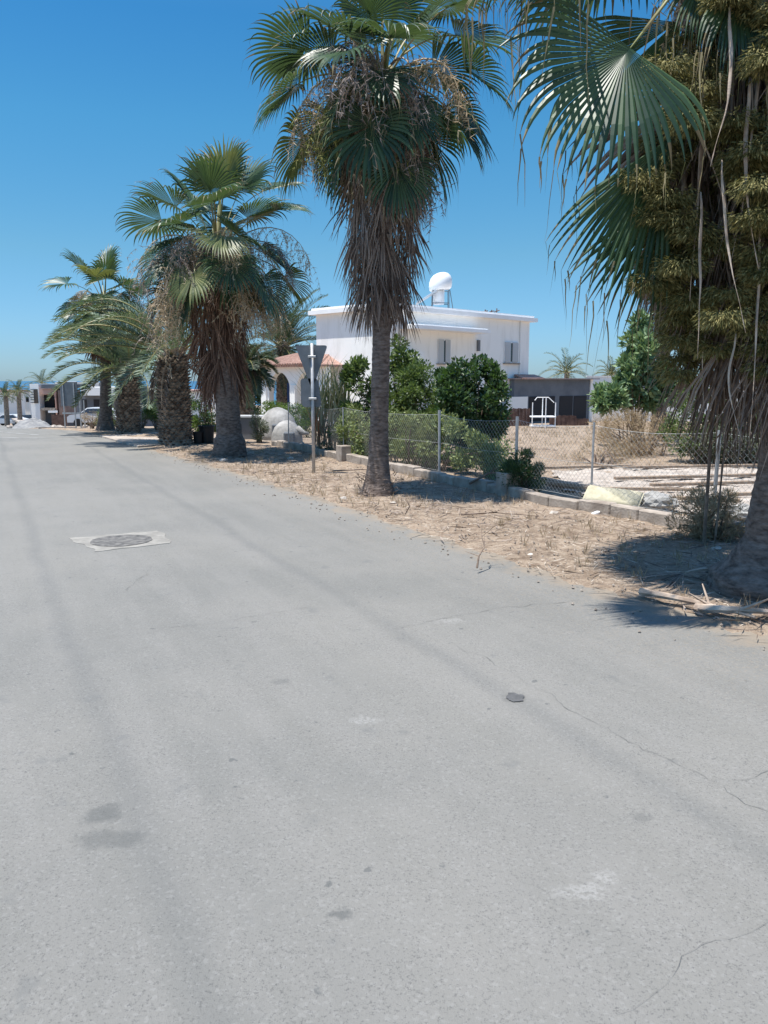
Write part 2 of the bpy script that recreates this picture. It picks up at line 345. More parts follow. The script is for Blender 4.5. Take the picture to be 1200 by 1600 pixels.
# ------------------------------------------------------------------ SETTING: ground, road, sea
def fbm(x, y, s, o=4):
    return noise.fractal(Vector((x*s, y*s, 3.1)), 1, 2, o)
def build_ground():
    def axis(lo, hi, flo, fhi, fine, grow):
        a = [flo]; 
        while a[-1] < fhi: a.append(a[-1]+fine)
        st = fine; v = a[-1]
        while v < hi: st *= grow; v += st; a.append(v)
        st = fine; v = flo; b = []
        while v > lo: st *= grow; v -= st; b.append(v)
        return b[::-1]+a
    X = axis(-900, 900, -10, 8, .1, 1.16); Y = axis(-60, 900, 4, 27, .1, 1.12)
    V = []
    for y in Y:
        for x in X:
            z = gz(x, max(y, 6))
            if -130 < x < 60 and y < 300:
                e = edge_dist(x, y); fine = -11 < x < 9 and 3 < y < 29
                n = fbm(x, y, 1.1)*.012+(fbm(x, y, 6)*.016 if fine else 0)
                if e > -.6 and e < 40 and y < 60:
                    z += -.05+.075*sst(-.12, .35, e+fbm(x, y, 1.7)*.22+ (fbm(x,y,7)*.08 if fine else 0)) + n*sst(0, .5, e)*1.4
                elif e <= -.6 and e > -9: z -= .06
                else: z += -.02+n
            V.append((x, y, z))
    nx = len(X); F = [(j*nx+i, j*nx+i+1, (j+1)*nx+i+1, (j+1)*nx+i) for j in range(len(Y)-1) for i in range(nx-1)]
    mb = MB(); mb.v = V; mb.f = F; mb.m = [0]*len(F)
    tag(mb.build('ground', M['soil'], smooth=True), kind='structure')
build_ground()
def resample(poly, step):
    out = [poly[0]]
    for a, b in zip(poly, poly[1:]):
        n = max(1, int(math.hypot(b[0]-a[0], b[1]-a[1])/step))
        out += [(a[0]+(b[0]-a[0])*k/n, a[1]+(b[1]-a[1])*k/n) for k in range(1, n+1)]
    return out
mb = MB(); E = resample(EDGE, 1.0); rows = []
for i, p in enumerate(E):
    q = E[min(i+1, len(E)-1)]; o = E[max(i-1, 0)]; d = Vector((q[0]-o[0], q[1]-o[1])).normalized(); nrm = Vector((-d.y, d.x))
    row = []
    for t in (-.45, 0, .5, 1, 2.5, 4, 5.5, 7.5):
        x, y = p[0]+nrm.x*t, p[1]+nrm.y*t; row.append((x, y, gz(x, max(y, 6))+.004))
    rows.append(row)
k = len(rows[0]); mb.add([v for r in rows for v in r], [(i*k+j, (i+1)*k+j, (i+1)*k+j+1, i*k+j+1) for i in range(len(rows)-1) for j in range(k-1)])
ro = tag(mb.build('road', M['road']), kind='structure'); ea = ro.data.attributes.new('edge', 'FLOAT', 'POINT')
ea.data.foreach_set('value', [t for r in rows for t in (-.45, 0, .5, 1, 2.5, 4, 5.5, 7.5)])
mb = MB(); mb.add([(-30000,500,-15),(30000,500,-15),(30000,40000,-15),(-30000,40000,-15)], [(0,1,2,3)])
tag(mb.build('sea', M['sea']), kind='structure')
# cracks and stains in the asphalt
def ground_pt(px, py):
    p = at(px, py, 1.0); d = p-Vector((0,0,EYE)); t = -EYE/d.z; return Vector((d.x*t, d.y*t, 0))
mb = MB()
def crack(pts, wd):
    P = [ground_pt(*p) for p in pts]; out = []
    for a, b in zip(P, P[1:]):
        n = max(2, int((b-a).length/.04))
        for k in range(n): out.append(a.lerp(b, k/n))
    out.append(P[-1]); V = []
    for i, p in enumerate(out):
        d = (out[min(i+1,len(out)-1)]-out[max(i-1,0)]).normalized(); s = Vector((-d.y, d.x, 0))
        c = p+s*noise.noise(p*5)*.06+s*noise.noise(p*22)*.02; ww = wd*.95*(.2+abs(noise.noise(p*9+Vector((5,1,0))))*1.6)
        V += [c-s*ww, c+s*ww]
    mb.add([(v.x, v.y, .008) for v in V], [(2*i, 2*i+2, 2*i+3, 2*i+1) for i in range(len(out)-1)])
for pts, wd in (([(150,1003),(250,985),(330,975),(480,950)], .0022), ([(620,985),(700,965),(800,950),(905,938)], .0025), ([(195,925),(225,900),(235,885)], .003),
                ([(700,1005),(800,1050),(900,1115),(1000,1165),(1110,1222)], .0016), ([(1110,1222),(1160,1218),(1200,1205)], .002), ([(1110,1222),(1200,1275)], .0016),
                ([(965,1590),(1040,1520),(1100,1480),(1200,1440)], .0009)):
    crack(pts, wd)
tag(mb.build('road_cracks', M['crack']), kind='structure')
def blob(name, px, py, rx, ry, m, z=.009, seed=0):
    c = ground_pt(px, py); mb = MB(); n = 40; V = [(c.x, c.y, z)]
    for i in range(n):
        t = 2*math.pi*i/n; k = 1+.35*noise.noise(Vector((math.cos(t)*1.5, math.sin(t)*1.5, seed)))+.15*noise.noise(Vector((math.cos(t)*6, math.sin(t)*6, seed)))
        V.append((c.x+math.cos(t)*rx*k, c.y+math.sin(t)*ry*k, z))
    mb.add(V, [(0, i+1, (i+1)%n+1) for i in range(n)]); return tag(mb.build(name, m), kind='structure')
blob('tar_spot', 805, 1092, .045, .055, M['stain'], seed=2)

# faded road marking at the junction
mark = mat('faded_paint', (.26,.26,.25), .85, (.38,.38,.365), 6)
mb = MB()
for (a, b, wd) in (((-60,684),(60,685),.14), ((60,685),(165,681),.12), ((-40,672),(60,680),.1)):
    A, B = ground_pt(*a), ground_pt(*b); n = 20; d = (B-A).normalized(); s = Vector((-d.y, d.x, 0))
    V = []
    for i in range(n+1):
        p = A.lerp(B, i/n); ww = wd*(.5+.7*noise.noise(p*3)) ; V += [(p.x-s.x*ww, p.y-s.y*ww, .009), (p.x+s.x*ww, p.y+s.y*ww, .009)]
    mb.add(V, [(2*i, 2*i+2, 2*i+3, 2*i+1) for i in range(n)])
tag(mb.build('road_marking', mark), kind='structure')
# concrete driveway apron between the palms
def sheet(name, poly, m, z, kind='structure', th=.05):
    mb = MB(); n = len(poly); V = [(x, y, gz(x, y)+z) for x, y in poly]+[(x, y, gz(x, y)+z-th) for x, y in poly]
    mb.add(V, [tuple(range(n))]+[(i, n+i, n+(i+1)%n, (i+1)%n) for i in range(n)]); return tag(mb.build(name, m), kind=kind)
sheet('driveway', [(-5.95,19.35),(-8.2,23.1),(-7.0,24.6),(-4.5,24.4),(-5.0,20.6)], M['paleconc'], .045)
sheet('sidewalk', [(-12.3,28.6),(-15.5,35),(-79,169),(-78,169),(-14.3,35),(-11.2,29.2)], M['paleconc'], .06, th=.15)

# ------------------------------------------------------------------ manhole
c = (ground_pt(190,846))
mh = thing('manhole_cover', (c.x, c.y, .004), 'round iron manhole cover set in a pale concrete patch in the road', 'manhole cover')
mb = MB(); cor = [ground_pt(*p) for p in ((108,842),(247,830),(270,849),(150,863))]; outer = []
for a, b in zip(cor, cor[1:]+cor[:1]):
    for k in range(14):
        p = a.lerp(b, k/14); outer.append((p.x+.05*noise.noise(p*5), p.y+.05*noise.noise(p*5+Vector((9,0,0)))))
n = len(outer); mb.prism(outer[::-1], -.02, .0085); mb.build('concrete_frame', M['patch'], mh)
mb = MB(); rr = .30; nn = 48
ring = lambda r, z: [(c.x+r*(1+.05*noise.noise(Vector((math.cos(2*math.pi*i/nn)*4, math.sin(2*math.pi*i/nn)*4, 2))))*math.cos(2*math.pi*i/nn), c.y+r*math.sin(2*math.pi*i/nn), z) for i in range(nn)]
V = ring(rr, .0065)+ring(rr, .0135)+ring(rr-.03, .0135)+ring(rr-.035, .0115)+[(c.x, c.y, .0115)]
F = [(q*nn+i, q*nn+(i+1)%nn, (q+1)*nn+(i+1)%nn, (q+1)*nn+i) for q in range(3) for i in range(nn)]+[(3*nn+i, 3*nn+(i+1)%nn, 4*nn) for i in range(nn)]
mb.add(V, F)
mb.build('lid', M['iron'], mh)

# ------------------------------------------------------------------ palm generators
Z = Vector((0,0,1))
def dirv(az, el): return Vector((math.sin(R(az))*math.cos(R(el)), math.cos(R(az))*math.cos(R(el)), math.sin(R(el))))   # az clockwise from +Y
def fan_frond(parent, base, d, Lp, Rb, nseg, spread, grav, gp=.08, dead=False, m=None, pw=.02, name=None, twist=0, fold=.25, nrm=None, strand=0):
    """one costapalmate leaf: petiole + joined pleated segments with free drooping tips"""
    mb = MB(); p = Vector(base); d = Vector(d).normalized(); pts = [p.copy()]; st = 7
    for i in range(st):
        p = p+d*Lp/st; pts.append(p.copy()); d = (d-Z*gp*(1+i*.3)).normalized()
    mb.tube(pts, [pw*(1.5-.9*i/st) for i in range(st+1)], 5, 1, flat=.5)
    s = d.cross(Z); s = (s if s.length > .05 else Vector((1,0,0))).normalized()
    if nrm is not None: s = d.cross(Vector(nrm)).normalized()
    if twist: s = (Matrix.Rotation(twist, 3, d) @ s)
    u = s.cross(d).normalized(); dth = 2*spread/nseg
    ST = (0, .12, .32, .56, .64, .72, .8, .87, .94, 1) if not dead else (0, .2, .45, .7, 1)
    seedv = U(0, 100); hub = p
    if m is None and not dead and random.random() < .15: m = M['frond2']
    for i in range(nseg):
        if random.random() < .04: continue
        th = -spread+dth*(i+.5); l = Rb*(.74+.26*math.cos(th*.75))*U(.93, 1.05)
        dd = (d*math.cos(th)+s*math.sin(th)+u*fold*(abs(math.sin(th*.9))-.1)).normalized()
        brk = U(.55,.85) if random.random() < (.35 if not dead else .2) else 2
        g = grav*U(.75, 1.3); q = hub+d*Rb*.06*math.cos(th); V = []; prev = 0
        wj = math.tan(dth/2)*1.06
        if dead: dd = (dd+Vector((U(-.18,.18), U(-.18,.18), U(-.1,.1)))).normalized()
        for k, r in enumerate(ST):
            stp = (r-prev)*l; q = q+dd*stp; prev = r
            if r > .3: ks = 1 if dead else (ST[min(k+1,len(ST)-1)]-ST[k-1])/.2; dd = (dd-Z*g*(r-.2)*(r-.2)*ks*(3 if r > brk else 1)+Vector((U(-1,1),U(-1,1),U(-1,1)))*(.12 if dead else .02)).normalized()
            elif dead: dd = (dd-Z*g*.15).normalized()
            t = (u.cross(dd)); t = t.normalized() if t.length > .05 else s
            nr = dd.cross(t).normalized()
            R0 = .46 if dead else .56
            if r <= R0: wd = max(.003, wj*r*l)
            else: wd = wj*R0*l*(1-((r-R0)/(1-R0))**1.15)+.0008
            if dead: wd *= .6
            pl = wd*(.55 if not dead else .8)
            V += [q-t*wd, q+nr*pl, q+t*wd]
        n3 = len(ST)
        F = []
        for k in range(n3-1):
            a = 3*k; n0 = len(F); F += [(a, a+1, a+4, a+3), (a+1, a+2, a+5, a+4)]
        mb.add(V, F, 0)
        if not dead:
            nt_ = random.choice((0,0,1,1,2,3))
            for q_ in range(nt_*2): mb.m[-1-q_] = 2
        if strand and random.random() < strand:   # long dry thread-like tips hanging from the segment ends
            e = q.copy(); wv = Vector((U(-1,1),U(-1,1),0)).normalized(); V = []; L_ = U(.12,.55); dx = Vector((U(-.12,.12),U(-.12,.12),-1))
            for k_ in range(6):
                ww = .006*(1-k_/5.5); V += [e-wv*ww, e+wv*ww]; e = e+(dx+Vector((U(-.15,.15),U(-.15,.15),0)))*L_/5
            mb.add(V, [(2*k_,2*k_+1,2*k_+3,2*k_+2) for k_ in range(5)], 2)
        if not dead and random.random() < .3:      # pale thread hanging between tips
            e = q; V = [e, e+Vector((U(-.05,.05), U(-.05,.05), -U(.08,.25)))]
            mb.add([V[0], V[0]+t*.004, V[1]], [(0,1,2)], 1)
    return mb.build(name or ('dead_frond' if dead else 'frond'), [m or (M['dead'] if dead else M['frond']), M['deadpet'] if dead else M['petiole'], M['drytip']], parent)
def flower_stalk(parent, base, d, L, m, dens=1.0, sz=1.0, gp=.24):
    """arching palm inflorescence with hanging feathery branchlets"""
    mb = MB(); p = Vector(base); d = Vector(d).normalized(); pts = [p.copy()]; st = 10
    for i in range(st):
        p = p+d*L/st; d = (d-Z*gp*(.4+i*.2)).normalized(); pts.append(p.copy())
    mb.tube(pts, [.014*(1.2-i/st) for i in range(st+1)], 4, 0)
    Q = []; 
    for k in range(3, st+1):
        for j in range(int(4*dens)):
            a = pts[k-1].lerp(pts[k], random.random()); ln = U(.25, .75)*sz; dd = Vector((U(-1,1), U(-1,1), U(-1.5,.2))).normalized()
            pp = a
            for e in range(6):
                pn = pp+dd*ln/6; tt = Vector((U(-1,1), U(-1,1), U(-1,1))).normalized()*.0035
                mb.add([pp-tt, pn-tt, pn+tt, pp+tt], [(0,1,2,3)])
                for h in range(4):
                    o = pn+Vector((U(-1,1), U(-1,1), U(-1.6,.4))).normalized()*U(.04,.13)*sz; t2 = Vector((U(-1,1), U(-1,1), U(-1,1))).normalized()*.007
                    mb.add([pn, pn+t2, o, pn-t2], [(0,1,2,3)])
                pp = pn; dd = (dd-Z*.35).normalized()
    return mb.build('flower_stalk', m, parent)
def fan_trunk(parent, base, top, prof, m=None, rings=None, seed=0, debris=0):
    """prof: list of (fraction of height, radius)"""
    base = Vector(base); top = Vector(top); H = (top-base).length; n = 28; k = max(40, int(H/.035)); V = []
    for i in range(k+1):
        t = i/k
        for (a, ra), (b, rb) in zip(prof, prof[1:]):
            if a <= t <= b: r = ra+(rb-ra)*(t-a)/(b-a+1e-9); break
        c = base.lerp(top, t); c.x += .05*math.sin(t*3)*H*.1*(1-t)*4*t
        for j in range(n):
            a = 2*math.pi*j/n; z = t*H
            rr = r*(1+.05*noise.noise(Vector((math.cos(a)*2, math.sin(a)*2, z*2+seed)))+.045*noise.noise(Vector((math.cos(a)*1.4, math.sin(a)*1.4, z*14+seed)))+.03*noise.noise(Vector((math.cos(a)*6, math.sin(a)*6, z*5+seed))))
            if i % 2: rr -= .004
            if t*H < .35: rr *= 1+.12*noise.noise(Vector((math.cos(a)*3, math.sin(a)*3, seed+z*3)))*(1-t*H/.35)
            V.append((c.x+rr*math.cos(a), c.y+rr*math.sin(a), c.z))
    mb = MB(); mb.add(V, [(i*n+j, i*n+(j+1)%n, (i+1)*n+(j+1)%n, (i+1)*n+j) for i in range(k) for j in range(n)]+[tuple(k*n+j for j in range(n))])
    for q in range(debris):
        a = U(0, 2*math.pi); zz = U(.02, .4); r = prof[0][1]*U(.9, 1.0)
        p = base+Vector((math.cos(a)*r, math.sin(a)*r, zz)); e = p+Vector((math.cos(a)*.05+U(-.12,.12), math.sin(a)*.05+U(-.12,.12), U(-.05,.1)))
        mb.tube([p, p.lerp(e, .5)+Vector((0,0,.01)), e], [.006,.005,.002], 3)
    return mb.build('trunk', m or M['bark'], parent, smooth=True)
def date_trunk(parent, base, top, r0, r1, bulge=1.0):
    base = Vector(base); top = Vector(top); H = (top-base).length; mb = MB()
    mb.tube([base.lerp(top, t) for t in (0,.1,.5,.9,1.08)], [r0*1.12, r0*.95, (r0+r1)/2*.95, r1*.95, r1*.5], 16)
    rowh = .075; rows = int(H/rowh)
    for i in range(rows+1):
        t = i/rows; r = (r0+(r1-r0)*t)*(1+(bulge-1)*t*t); nb = max(9, int(2*math.pi*r/.13)); c = base.lerp(top, t)
        for j in range(nb):
            a = 2*math.pi*(j+.5*(i % 2)+U(-.12,.12))/nb; wv = Vector((math.cos(a), math.sin(a), 0)); tv = Vector((-wv.y, wv.x, 0))
            hw = math.pi*r/nb*1.02; pr = U(.03,.075)*(1+t*.5); jz = U(-.012,.012)
            L_, R_ = c+wv*r*.93-tv*hw+Z*jz, c+wv*r*.93+tv*hw+Z*jz
            B_ = c+wv*r*.93-Z*rowh*.95; T1 = c+wv*(r+pr)-tv*hw*.45+Z*(.03+jz); T2 = c+wv*(r+pr)+tv*hw*.45+Z*(.03+jz); In = c+wv*r*.9+Z*.035
            mb.add([L_, B_, R_, T2, T1, In], [(0,1,4),(1,3,4),(1,2,3),(0,4,5),(4,3,5),(3,2,5)])
    return mb.build('trunk', M['datebark'], parent)
def date_frond(parent, base, d, L, gp=.1, m=None, leaf=.38, npair=72, dead=False, wind=Vector((0,0,0))):
    mb = MB(); p = Vector(base); d = Vector(d).normalized(); st = 16; pts = [p.copy()]; ds = [d.copy()]
    for i in range(st):
        p = p+d*L/st; d = (d-Z*gp*(.25+i*.11)+wind*(.02+.01*i)).normalized(); pts.append(p.copy()); ds.append(d.copy())
    mb.tube(pts, [.03*(1-.9*i/st)+.003 for i in range(st+1)], 4, 1)
    for k in range(npair):
        t = .14+.85*k/npair; x = t*st; i = min(st-1, int(x)); f = x-i
        c = pts[i].lerp(pts[i+1], f); dd = ds[i].lerp(ds[i+1], f).normalized(); s = dd.cross(Z); s = (s if s.length > .05 else Vector((1,0,0))).normalized(); u = s.cross(dd)
        ll = leaf*(math.sin(math.pi*min(1, .16+t*.8))**.5)*U(.85,1.1)
        for sg in (-1, 1):
            v = (dd*U(.55,.85)+s*sg*U(.75,1)+u*U(.15,.6)).normalized(); a = c; wn = v.cross(u).normalized() if not dead else v.cross(Z+Vector((.3,.1,0))).normalized()
            b = a+v*ll*.5; v2 = (v-Z*(.16 if not dead else 1.2)+wind*.35).normalized(); e = b+v2*ll*.5; ww = .019
            mb.add([a, b-wn*ww, e, b+wn*ww], [(0,1,2,3)], 0)
    return mb.build('dead_frond' if dead else 'frond', [m or (M['dead'] if dead else M['date']), M['deadpet'] if dead else M['petiole']], parent)

def fan_palm(base, top, prof, label, nlive, ndead, nflow, Lp, Rb, nseg=40, seed=0, live_spec=None, skirt=(.0,1.4), skirtR=.25, deadL=.6, dm=None, els=(-50, 82), flowm=None, flL=1.4, fdens=2.2, fel=(-10,50), deadel=(-15,-65), debris=0, deadseg=16, group='fan palms lining the road', trunkm=None):
    random.seed(seed); base = Vector(base); top = Vector(top)
    t = thing('fan_palm', base, label, 'palm tree', group)
    fan_trunk(t, base-Z*.08, top, prof, seed=seed, debris=debris, m=trunkm)
    for (az, el, lp, rb, sp, tw) in (live_spec or []):
        fan_frond(t, top+dirv(az, el)*.1, dirv(az, el), lp, rb, nseg, sp, .55, gp=.07, twist=tw)
    for i in range(nlive):
        f = (i+.5)/nlive; el = els[1]+(els[0]-els[1])*f+U(-6,6); az = i*137.5+U(-15,15)
        fan_frond(t, top+dirv(az, 0)*.08-Z*.25*f, dirv(az, el), Lp*U(.65,1.45), Rb*U(.85,1.1), nseg, R(U(100,140)), .38+.5*f, gp=.05+.06*f, twist=U(-.5,.5), fold=U(.1,.5))
    for i in range(ndead):
        f = (i+.5)/ndead; az = i*137.5+U(-20,20); z0 = skirt[0]+(skirt[1]-skirt[0])*f
        el = deadel[0]+(deadel[1]-deadel[0])*f+U(-12,12)
        fan_frond(t, top+dirv(az, 0)*skirtR*.5-Z*z0, dirv(az, el), deadL*U(.7,1.15)*(1-.25*f), Rb*U(.75,1.05), deadseg, R(U(22,60)), 1.5, gp=.3, dead=True, m=(dm or M['dead']), pw=.018, twist=U(-.7,.7))
    for i in range(nflow):
        az = i*137.5+U(-25,25)+40; el = U(*fel)
        mm = (flowm or [M['flower'], M['flowergrey']]); mm = mm[i % len(mm)]
        flower_stalk(t, top+dirv(az, 0)*.1-Z*.1, dirv(az, el), flL*U(.55,1.1), mm, fdens)
    return t

# 1: the near palm at the right edge of the picture
HT = Vector((3.02, 6.0, 4.95))
spec = [(-90,26,1.5,1.0,R(125),.1),(-70,30,1.7,1.0,R(125),.2),(-80,36,1.7,1.0,R(125),-.2),(-50,22,1.5,1.0,R(120),.1),(-60,26,1.6,1.0,R(120),-.1),(-85,42,1.9,1.05,R(125),.3),(-95,52,1.4,1.0,R(120),-.3)]
np_ = fan_palm((2.98,5.92,0), HT, [(0,.5),(.04,.5),(.065,.36),(.1,.25),(.2,.2),(1,.2)],
         'nearest fan palm at the right edge, swollen trunk foot and shaggy leaves overhead', 10, 96, 5, 1.2, 1.05, 46, 11, spec, skirt=(.1,2.5), skirtR=.8, deadL=.85, els=(30,80), deadseg=28)
# thatch of loose dead strips hanging round the trunk under the crown
rng = np.random.default_rng(12); Qs = []
for i in range(1500):
    a = U(0, 2*math.pi); rr = U(.3,1.0)**.7*.98; z = U(2.75, 4.7); p = np.array([3.0+math.cos(a)*rr, 6.0+math.sin(a)*rr*.9, z]); L_ = U(.35,1.1)*(.5+.5*min(1,(z-1.4)/2)); wd = U(.006,.02)
    dr = np.array([math.cos(a)*U(-.25,.1), math.sin(a)*U(-.25,.1), -1.]); tv = np.array([U(-1,1), U(-1,1), 0.]); tv /= np.linalg.norm(tv)+1e-6
    for k in range(4):
        q = p+dr*L_/4; w0, w1 = wd*(1-k/4.6), wd*(1-(k+1)/4.6); Qs.append([p-tv*w0, q-tv*w1, q+tv*w1, p+tv*w0]); p = q; dr = dr+np.array([U(-.14,.14), U(-.14,.14), 0])
tag(quads('dead_leaf_thatch', Qs, M['dead'], np_), kind='stuff')
# the big hanging leaves on the left of its crown: hub, outward direction, facing
random.seed(19)
for (px,py,d,f,nr,rb,sp,g,m_) in ((985,75,5.0,(-.6,-.22,-.74),(.1,-1,.35),.86,88,.9,'frond'),(1052,205,5.7,(-.46,-.1,-.88),(.2,-1,.2),1.15,30,.35,'frond'),(880,-8,5.2,(-1,-.3,.05),(0,-.35,1),.62,85,1.0,'frond'),
        (960,-45,6.1,(-.8,-.3,-.35),(0,-.6,1),.8,95,.9,'frond'),(1060,290,6.0,(-.42,-.1,-.9),(.1,-1,.1),1.0,34,.2,'frond'),(1150,-30,5.3,(.1,-.35,-.95),(.2,-1,.2),.62,50,.6,'frond'),(1100,-50,5.6,(-.2,-.4,-.8),(.3,-1,.4),.6,50,.6,'frond'),
        (1060,30,6.3,(-.6,.1,-.65),(0,-1,.5),.8,60,.7,'frond'),(1120,150,6.1,(-.35,0,-.9),(.3,-1,0),1.1,50,.4,'dead'),(1090,120,6.3,(-.5,.1,-.85),(0,-1,.2),1.1,45,.4,'dead')):
    hb = at(px,py,d); f = Vector(f).normalized(); back = (hb-HT).length
    b0 = hb-f*.12; pet = MB(); mid = HT.lerp(b0,.55)+Z*.12*back; pet.tube([HT, HT.lerp(b0,.25)+Z*.1*back, mid, b0.lerp(mid,.3), b0], [.034,.026,.02,.017,.015], 6, 0, flat=.55)
    fr = fan_frond(np_, b0, f, .12, rb, int(14+sp*.25), R(sp), g, gp=.0, pw=.011, nrm=nr, fold=.12, m=M[m_], strand=.45)
    pet.build('petiole', M['petiole'], fr, smooth=True)
# long pale bare leaf stalks hanging inside the crown
random.seed(5)
for (px0,py0,px1,py1,d,wd) in ((1105,40,1078,470,5.6,.032),(1080,180,1148,380,5.5,.034),(1120,60,1150,300,5.7,.03),(1165,80,1110,430,5.9,.022),(1150,480,1195,640,5.6,.026),(1185,200,1195,560,5.5,.02),(1130,420,1100,640,5.8,.018),(1070,230,1068,380,5.9,.03),(1175,60,1140,420,5.4,.018),(1160,330,1180,640,5.7,.016),(1140,10,1110,260,5.1,.02),(1172,120,1185,420,5.2,.022),(1195,60,1160,330,5.3,.02),(1128,250,1165,520,5.2,.016),(1095,300,1090,560,5.3,.02),(1190,330,1170,700,5.3,.014),(1150,520,1160,690,5.4,.012)):
    a, b = at(px0,py0,d), at(px1,py1,d-.15); mb = MB(); n = 16; pts = []; kk = U(-1.3,1.3)
    for i in range(n):
        t_ = i/(n-1); p = a.lerp(b, t_)+Vector((.05*math.sin(t_*math.pi)*kk+.012*noise.noise(Vector((t_*4,px0,0))), .02*noise.noise(Vector((t_*3,px0,5))), 0)); pts.append(p)
    mb.tube(pts, [wd*.6*max(.12, (.35+.9*math.sin(math.pi*min(1,.05+1.3*(i/(n-1)))))*(1-.55*i/(n-1))+.25*noise.noise(Vector((i*.6,px0,0)))) for i in range(n)], 6, 0, flat=.3)
    mb.build('dead_leaf_stalk', M['deadpet'], np_, smooth=True)
# 2: middle palm behind the verge
fan_palm((-.09,11.15,0), (-.02,11.2,5.55), [(0,.26),(.02,.24),(.05,.19),(.1,.15),(.2,.127),(.5,.12),(1,.15)],
         'tall fan palm with long skirt of dead leaves, right of the grey sign post', 32, 98, 26, .85, .8, 40, 22,
         [(-80,35,1.0,.85,R(115),.5),(80,42,1.05,.9,R(115),.2),(15,55,1.0,.85,R(120),.2),(95,-10,1.0,.85,R(110),.2)],
         skirt=(-.1,2.35), skirtR=.33, deadL=.58, els=(-55,85), fel=(-75,45), fdens=1.6, flL=1.4, deadel=(35,-68), deadseg=20, flowm=[M['flowergrey'],M['flowergrey'],M['flower'],M['flowergrey'],M['flowergrey'],M['flowergreen'],M['flower']], debris=70)
# 3: bushy palm
fan_palm((-3.24,16.85,0), (-3.42,17.0,4.3), [(0,.34),(.05,.36),(.1,.33),(.13,.27),(.3,.24),(1,.25)],
         'broad bushy fan palm with pale flower plumes and reddish dead skirt, beside the black pots', 34, 92, 34, 1.1, .9, 36, 33,
         [(-70,40,1.4,1.0,R(115),.4),(60,60,1.5,1.0,R(115),.2),(0,70,1.5,1.0,R(110),.2)],
         skirt=(.1,2.2), skirtR=.4, deadL=.62, dm=M['deadred'], els=(-22,82), flL=2.3, fdens=1.7, fel=(-35,45), deadel=(0,-70), debris=90, flowm=[M['flower'],M['flowergrey'],M['flower']])
# 6: far palm
fan_palm((-9.16,26.4,0), (-9.0,26.5,4.2), [(0,.36),(.06,.27),(.15,.2),(.4,.17),(1,.16)],
         'farthest fan palm of the row with slim dark trunk near the junction', 22, 44, 8, .85, .9, 30, 44, None,
         skirt=(.2,1.0), skirtR=.45, deadL=.7, dm=M['deadred'], els=(-35,82), deadseg=12)
# 4 and 5: date palms
def date_palm(base, top, r0, r1, label, specs, n, L, seed, bulge=1.0, ndead=8, m=None, els=(-25,80), leaf=.46, wind=Vector((-.45,0,0)), group='date palms'):
    random.seed(seed); t = thing('date_palm', Vector(base), label, 'palm tree', group)
    base = Vector(base); top = Vector(top)
    date_trunk(t, base-Z*.05, top, r0, r1, bulge)
    mb = MB()
    for i in range(46):                                           # cut leaf bases round the crown
        az = i*137.5; el = U(10,75); p = top+dirv(az,0)*r1*.6-Z*U(-.15,.15); e = p+dirv(az,el)*U(.2,.45)
        mb.tube([p, p.lerp(e,.5), e], [.045,.035,.02], 4, 0, flat=.5)
    mb.build('leaf_bases', M['deadpet'], t)
    for (az, el, l, g) in specs: date_frond(t, top+dirv(az,el)*.1, dirv(az,el), l, g, m, leaf, wind=wind)
    for i in range(n):
        f = (i+.5)/n; el = els[1]+(els[0]-els[1])*f+U(-7,7); az = i*137.5+U(-15,15)
        date_frond(t, top+dirv(az,0)*.1, dirv(az,el), L*U(.85,1.1), .07+.05*f, m, leaf, wind=wind)
    for i in range(ndead):
        az = i*360/ndead+U(-20,20); date_frond(t, top+dirv(az,0)*.15-Z*.1, dirv(az,U(-50,-15)), L*U(.45,.7), .25, None, leaf*.8, 34, True)
    return t
date_palm((-5.27,20.28,0), (-5.3,20.35,2.2), .4, .36, 'stout date palm with a thick scaly trunk beside the pale driveway, fronds swept left',
          [(-90,45,3.2,.09),(-80,35,3.3,.09),(-95,25,3.2,.07),(-100,55,3.1,.12),(-85,15,3.0,.05),(-110,35,3.0,.09),(-70,50,3.1,.1),(-95,62,3.0,.14),(-60,30,2.8,.09),(-125,45,2.7,.12)], 14, 2.3, 51, 1.0, ndead=4, els=(-15,80))
date_palm((-7.81,24.5,0), (-7.75,24.55,1.85), .34, .31, 'shorter date palm with a pineapple shaped trunk between the driveway and the far palm',
          [(-90,60,2.8,.12),(-80,50,2.9,.1),(-60,70,2.8,.1),(-100,40,2.6,.1)], 24, 2.3, 52, 1.05, ndead=2, els=(-5,82))
date_palm((-5.9,47,gz(-5.9,47)), (-5.8,47,3.5), .38, .36, 'shadowy date palm rising behind the tiled veranda roof',
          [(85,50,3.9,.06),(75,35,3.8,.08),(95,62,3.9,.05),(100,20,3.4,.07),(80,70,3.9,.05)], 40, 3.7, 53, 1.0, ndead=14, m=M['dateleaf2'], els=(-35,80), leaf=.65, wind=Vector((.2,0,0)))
date_palm((-5.3,31,gz(-5.3,31)), (-5.25,31,2.2), .26, .24, 'drooping grey date palm left of the veranda, half hidden behind the bushy fan palm',
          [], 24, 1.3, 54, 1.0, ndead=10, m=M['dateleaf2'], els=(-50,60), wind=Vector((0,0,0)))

fan_palm((7.5,22,gz(7.5,22)), (7.55,22.05,6.0), [(0,.26),(.05,.22),(.2,.19),(1,.19)],
         'half hidden fan palm beyond the fence, its trunk seen behind the young tree', 14, 40, 3, 1.0, 1.0, 32, 66, None, skirt=(.0,2.3), skirtR=.35, deadL=.8, els=(-45,75), group='fan palms')
